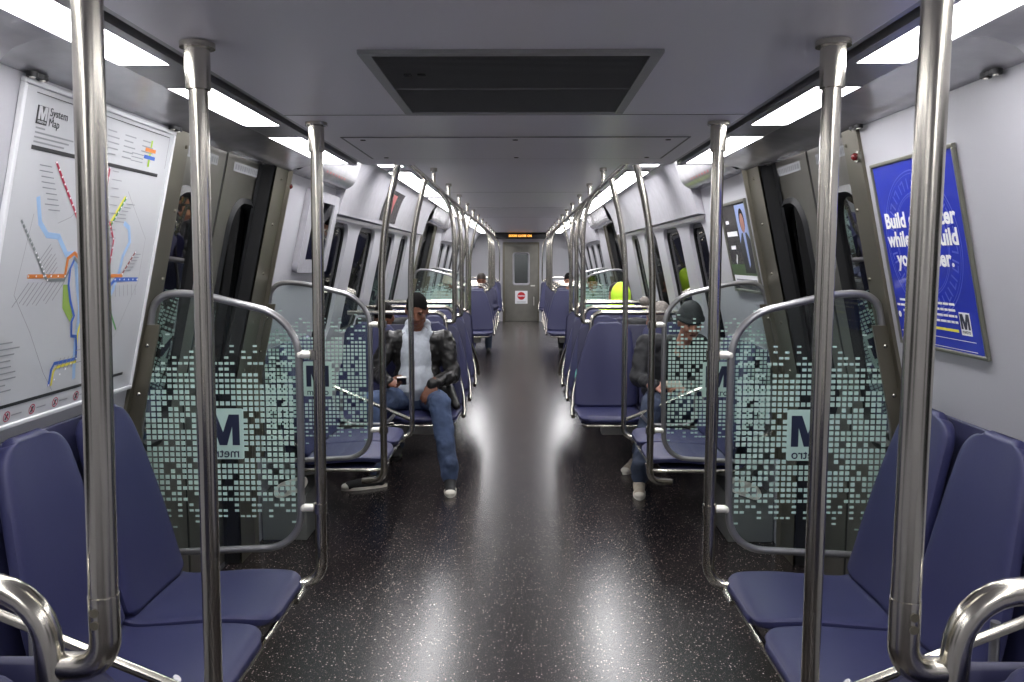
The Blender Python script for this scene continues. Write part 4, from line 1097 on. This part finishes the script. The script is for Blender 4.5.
    if hood:
        h = MB(); h.ell((0, .02, .01), (.105, .125, .135), 20); h.ell((0, .03, -.08), (.11, .12, .10), 18); h.ell((0, .03, .045), (.09, .10, .105), 16)
        xform(h, hm); h.cap(V('neck')+Vector((-.09, .03, -.04)), .07, V('neck')+Vector((.09, .03, -.04)), .07); blob('hood', h, hood, root, .009, 5)
    return root

def seated(dx=0, lean=0, headdrop=0):
    return dict(hip=(0, .0, .53), chest=(dx*.5, .02-lean*.6, .90), neck=(dx, .0-lean, 1.10), head=(dx, -.035-lean*1.3, 1.225-headdrop),
        shL=(-.19+dx*.6, .02-lean, 1.02), shR=(.19+dx*.6, .02-lean, 1.02), elL=(-.25, -.05-lean*.5, .76), elR=(.25, -.05-lean*.5, .76),
        wrL=(-.10, -.26, .68), wrR=(.10, -.26, .68), hdL=(.6, -.7, -.1), hdR=(-.6, -.7, -.1),
        knL=(-.14, -.42, .56), knR=(.14, -.42, .56), anL=(-.14, -.44, .11), anR=(.14, -.44, .11),
        heelL=(-.14, -.42, 0), toeL=(-.15, -.66, 0), heelR=(.14, -.42, 0), toeR=(.15, -.66, 0))

# man in the leather jacket
J = dict(hip=(0, .02, .54), chest=(.0, .04, .88), neck=(.0, .03, 1.07), head=(.01, -.05, 1.205), wide=1.12,
    shL=(-.20, .04, .975), shR=(.20, .04, .975), elL=(-.30, -.05, .74), elR=(.27, -.02, .72),
    wrL=(-.165, -.29, .705), wrR=(.145, -.29, .69), hdL=(.8, -.45, -.12), upL=(.2, .5, -.9), thumbL=1, curlL=.75,
    hdR=(-.38, -.40, -.75), upR=(0, -.8, .5), curlR=.35,
    knL=(-.27, -.36, .575), knR=(.21, -.40, .575), anL=(-.22, -.47, .12), anR=(.285, -.53, .12),
    heelL=(-.20, -.50, 0), toeL=(-.44, -.60, 0), heelR=(.285, -.50, 0), toeR=(.31, -.76, 0))
man = person((-.755, 6.10, 0), 0, 'seated person in black leather jacket, grey hoodie and blue jeans looking at a phone', J, M['skinD'], M['leather'], M['jeans'], M['shoeB'], M['sole'], hair=M['hair'], inner=M['hoodie'], voxel=.008, headtilt=(.42, 0, .05), topname='leather_jacket')
wt = MB().tube([(.148, -.262, .678), (.165, -.245, .684)], .034, 16); obj('wrist_watch', wt, M['eye'], man)
# jacket hem hanging over the aisle side of the seat
hm_ = MB(); hm_.cap((.22, .02, .60), .06, (.30, -.10, .50), .03); hm_.cap((.24, .06, .56), .05, (.30, .0, .48), .025); blob('jacket_hem', hm_, M['leather'], man, .008, 3)
ph = empty('mobile_phone', (-.816, 5.735, .725), label='small dark mobile phone held in the right hand of the seated person in leather', cat='phone')
ph.rotation_euler = (radians(56), 0, radians(8))
obj('phone_case', MB().box(-.033, .033, -.0045, .0045, -.058, .058, .004), M['phone'], ph)
obj('phone_bezel', MB().box(-.033, .033, -.006, .006, .053, .060, .002), M['clampw'], ph)
obj('phone_screen', MB().box(-.029, .029, .0045, .0055, -.050, .050), M['inkgrey'], ph, smooth=False)

# capped person on the right, leaning forward
J = seated(); J.update(hip=(.0, .10, .54), chest=(.02, .02, .85), neck=(.06, -.10, 1.02), head=(.09, -.20, 1.14), wide=1.15,
    shL=(-.19, .0, .96), shR=(.19, .0, .96), elL=(-.26, -.10, .73), elR=(.20, -.12, .72), wrL=(-.17, -.30, .70), wrR=(.04, -.32, .70), hdL=(.9, -.15, .05), hdR=(-.9, -.15, .0), upL=(0, -.4, .9), upR=(0, -.4, .9), curlL=.8, curlR=.8,
    knL=(-.19, -.36, .58), knR=(.06, -.36, .58), anL=(-.29, -.49, .12), anR=(-.20, .10, .12), heelL=(-.29, -.46, 0), toeL=(-.32, -.70, 0), heelR=(-.22, .14, 0), toeR=(-.34, -.05, 0))
person((1.12, 6.0, 0), 0, 'seated person in dark jacket and black knit cap behind the right windscreen, head bowed', J, M['skinL'], M['darkcloth'], M['jeansdk'], M['shoeG'], M['sole'], hat=M['darkcloth'], voxel=.009, headtilt=(.35, 0, .1), topname='dark_jacket')
wl = empty('beige_wallet', (1.075, 5.67, .715), label='small beige folded item held in the hands of the capped person', cat='wallet')
obj('wallet_body', MB().box(-.055, .055, -.035, .035, -.022, .022, .012), M['beige'], wl)

# person with pompom hat, head bowed, second row right
J = seated(0, .16, .12); J['head'] = (0, -.26, 1.10)
pp = person((1.13, 7.0, 0), 0, 'bowed person in grey knitted pompom hat, second row on the right', J, M['skinL'], M['darkcloth'], M['jeansdk'], M['shoeB'], M['shoeB'], hat=M['knit'], voxel=.013, headtilt=(.75, .35, 0), topname='dark_coat')
pm = MB().ell((-.105, -.25, 1.235), (.042, .042, .042), 16); blob('hat_pompom', pm, M['knit'], pp, .008, 2)
# neon hood
J = seated(0, 0, .03)
person((1.05, 8.55, 0), pi, 'person in bright neon yellow green hood facing away, third row right', J, M['skinL'], M['neon'], M['jeansdk'], M['shoeB'], M['shoeB'], hood=M['neon'], voxel=.013, headtilt=(.1, 0, 0), topname='neon_jacket')
# dark haired person on third bench right
J = seated(0, .02, .04)
person((1.19, 9.62, 0), -pi/2, 'dark haired person on the right side bench behind the neon hood', J, M['skinL'], M['darkcloth'], M['jeansdk'], M['shoeB'], M['shoeB'], hair=M['hairB'], voxel=.014, topname='dark_coat')
# dark haired person behind the man, left
J = seated(0, .10, .13)
person((-1.12, 7.0, 0), 0, 'dark haired person low by the left windows, second row', J, M['skinD'], M['darkcloth'], M['jeansdk'], M['shoeB'], M['shoeB'], hair=M['hair'], voxel=.014, headtilt=(.6, 0, 0), topname='dark_coat')
# far passengers beyond the second doorway
J = seated()
FARP = [(-.68, 14.45, 'far left passenger with greying hair above the seat rails', 'hairB', 'shell', 'jeansdk', None), (.84, 14.45, 'far right passenger with black hair above the seat rails', 'hair', 'darkcloth', 'darkcloth', None),
    (-1.10, 12.75, 'pale hatted far passenger by the left windows beyond the doorway', None, 'beige', 'jeansdk', 'beige'), (1.13, 12.95, 'dark haired far passenger by the right windows beyond the doorway', 'hair', 'darkcloth', 'jeansdk', None),
    (.80, 12.95, 'far passenger in beige coat beside the aisle on the right', 'hairB', 'beige', 'beige', None)]
for x, y, lb_, hr, tp, lg_, ht in FARP:
    if ht is None and x == .80: continue
    person((x, y, 0), 0, lb_, J, M['skinD'] if x < 0 else M['skinL'], M[tp], M[lg_], M['shoeB'], M['shoeB'], hair=M[hr] if hr else None, hat=M[ht] if ht else None, voxel=.016, topname='coat')
# teal bag on the second right aisle seat
bg = MB(); bg.ell((0, 0, .12), (.09, .11, .13), 18); bg.ell((.02, .02, .2), (.06, .06, .09), 14); bg.cap((0, 0, .22), .03, (-.01, .0, .33), .016)
root = empty('plastic_bag', (.56, 6.86, .475), label='teal plastic bag on the second right aisle seat', cat='bag')
blob('bag_body', bg, M['teal'], root, .01, 1)
# white carrier bag / coat by the far right aisle
# ------------------------------------------------------------------ world, camera
w = bpy.data.worlds.new('World'); SC.world = w; w.use_nodes = True
w.node_tree.nodes['Background'].inputs[0].default_value = (.02, .02, .022, 1); w.node_tree.nodes['Background'].inputs[1].default_value = 1
cam = bpy.data.cameras.new('Camera'); co = bpy.data.objects.new('Camera', cam); COL.objects.link(co)
F = 826.; cam.sensor_width = 36; cam.lens = F/1024*36; cam.clip_start = .05
yaw = math.atan(10/F); pit = math.atan(81/F)
co.location = (.028, 0, 1.57); co.rotation_euler = (pi/2-pit, 0, yaw)
SC.camera = co
SC.view_settings.view_transform = 'Standard'; SC.view_settings.look = 'None'; SC.view_settings.gamma = 1; SC.view_settings.exposure = 0.0
try: SC.view_settings.use_curve_mapping = False
except Exception: pass
SC.cycles.max_bounces = 10; SC.cycles.transparent_max_bounces = 24
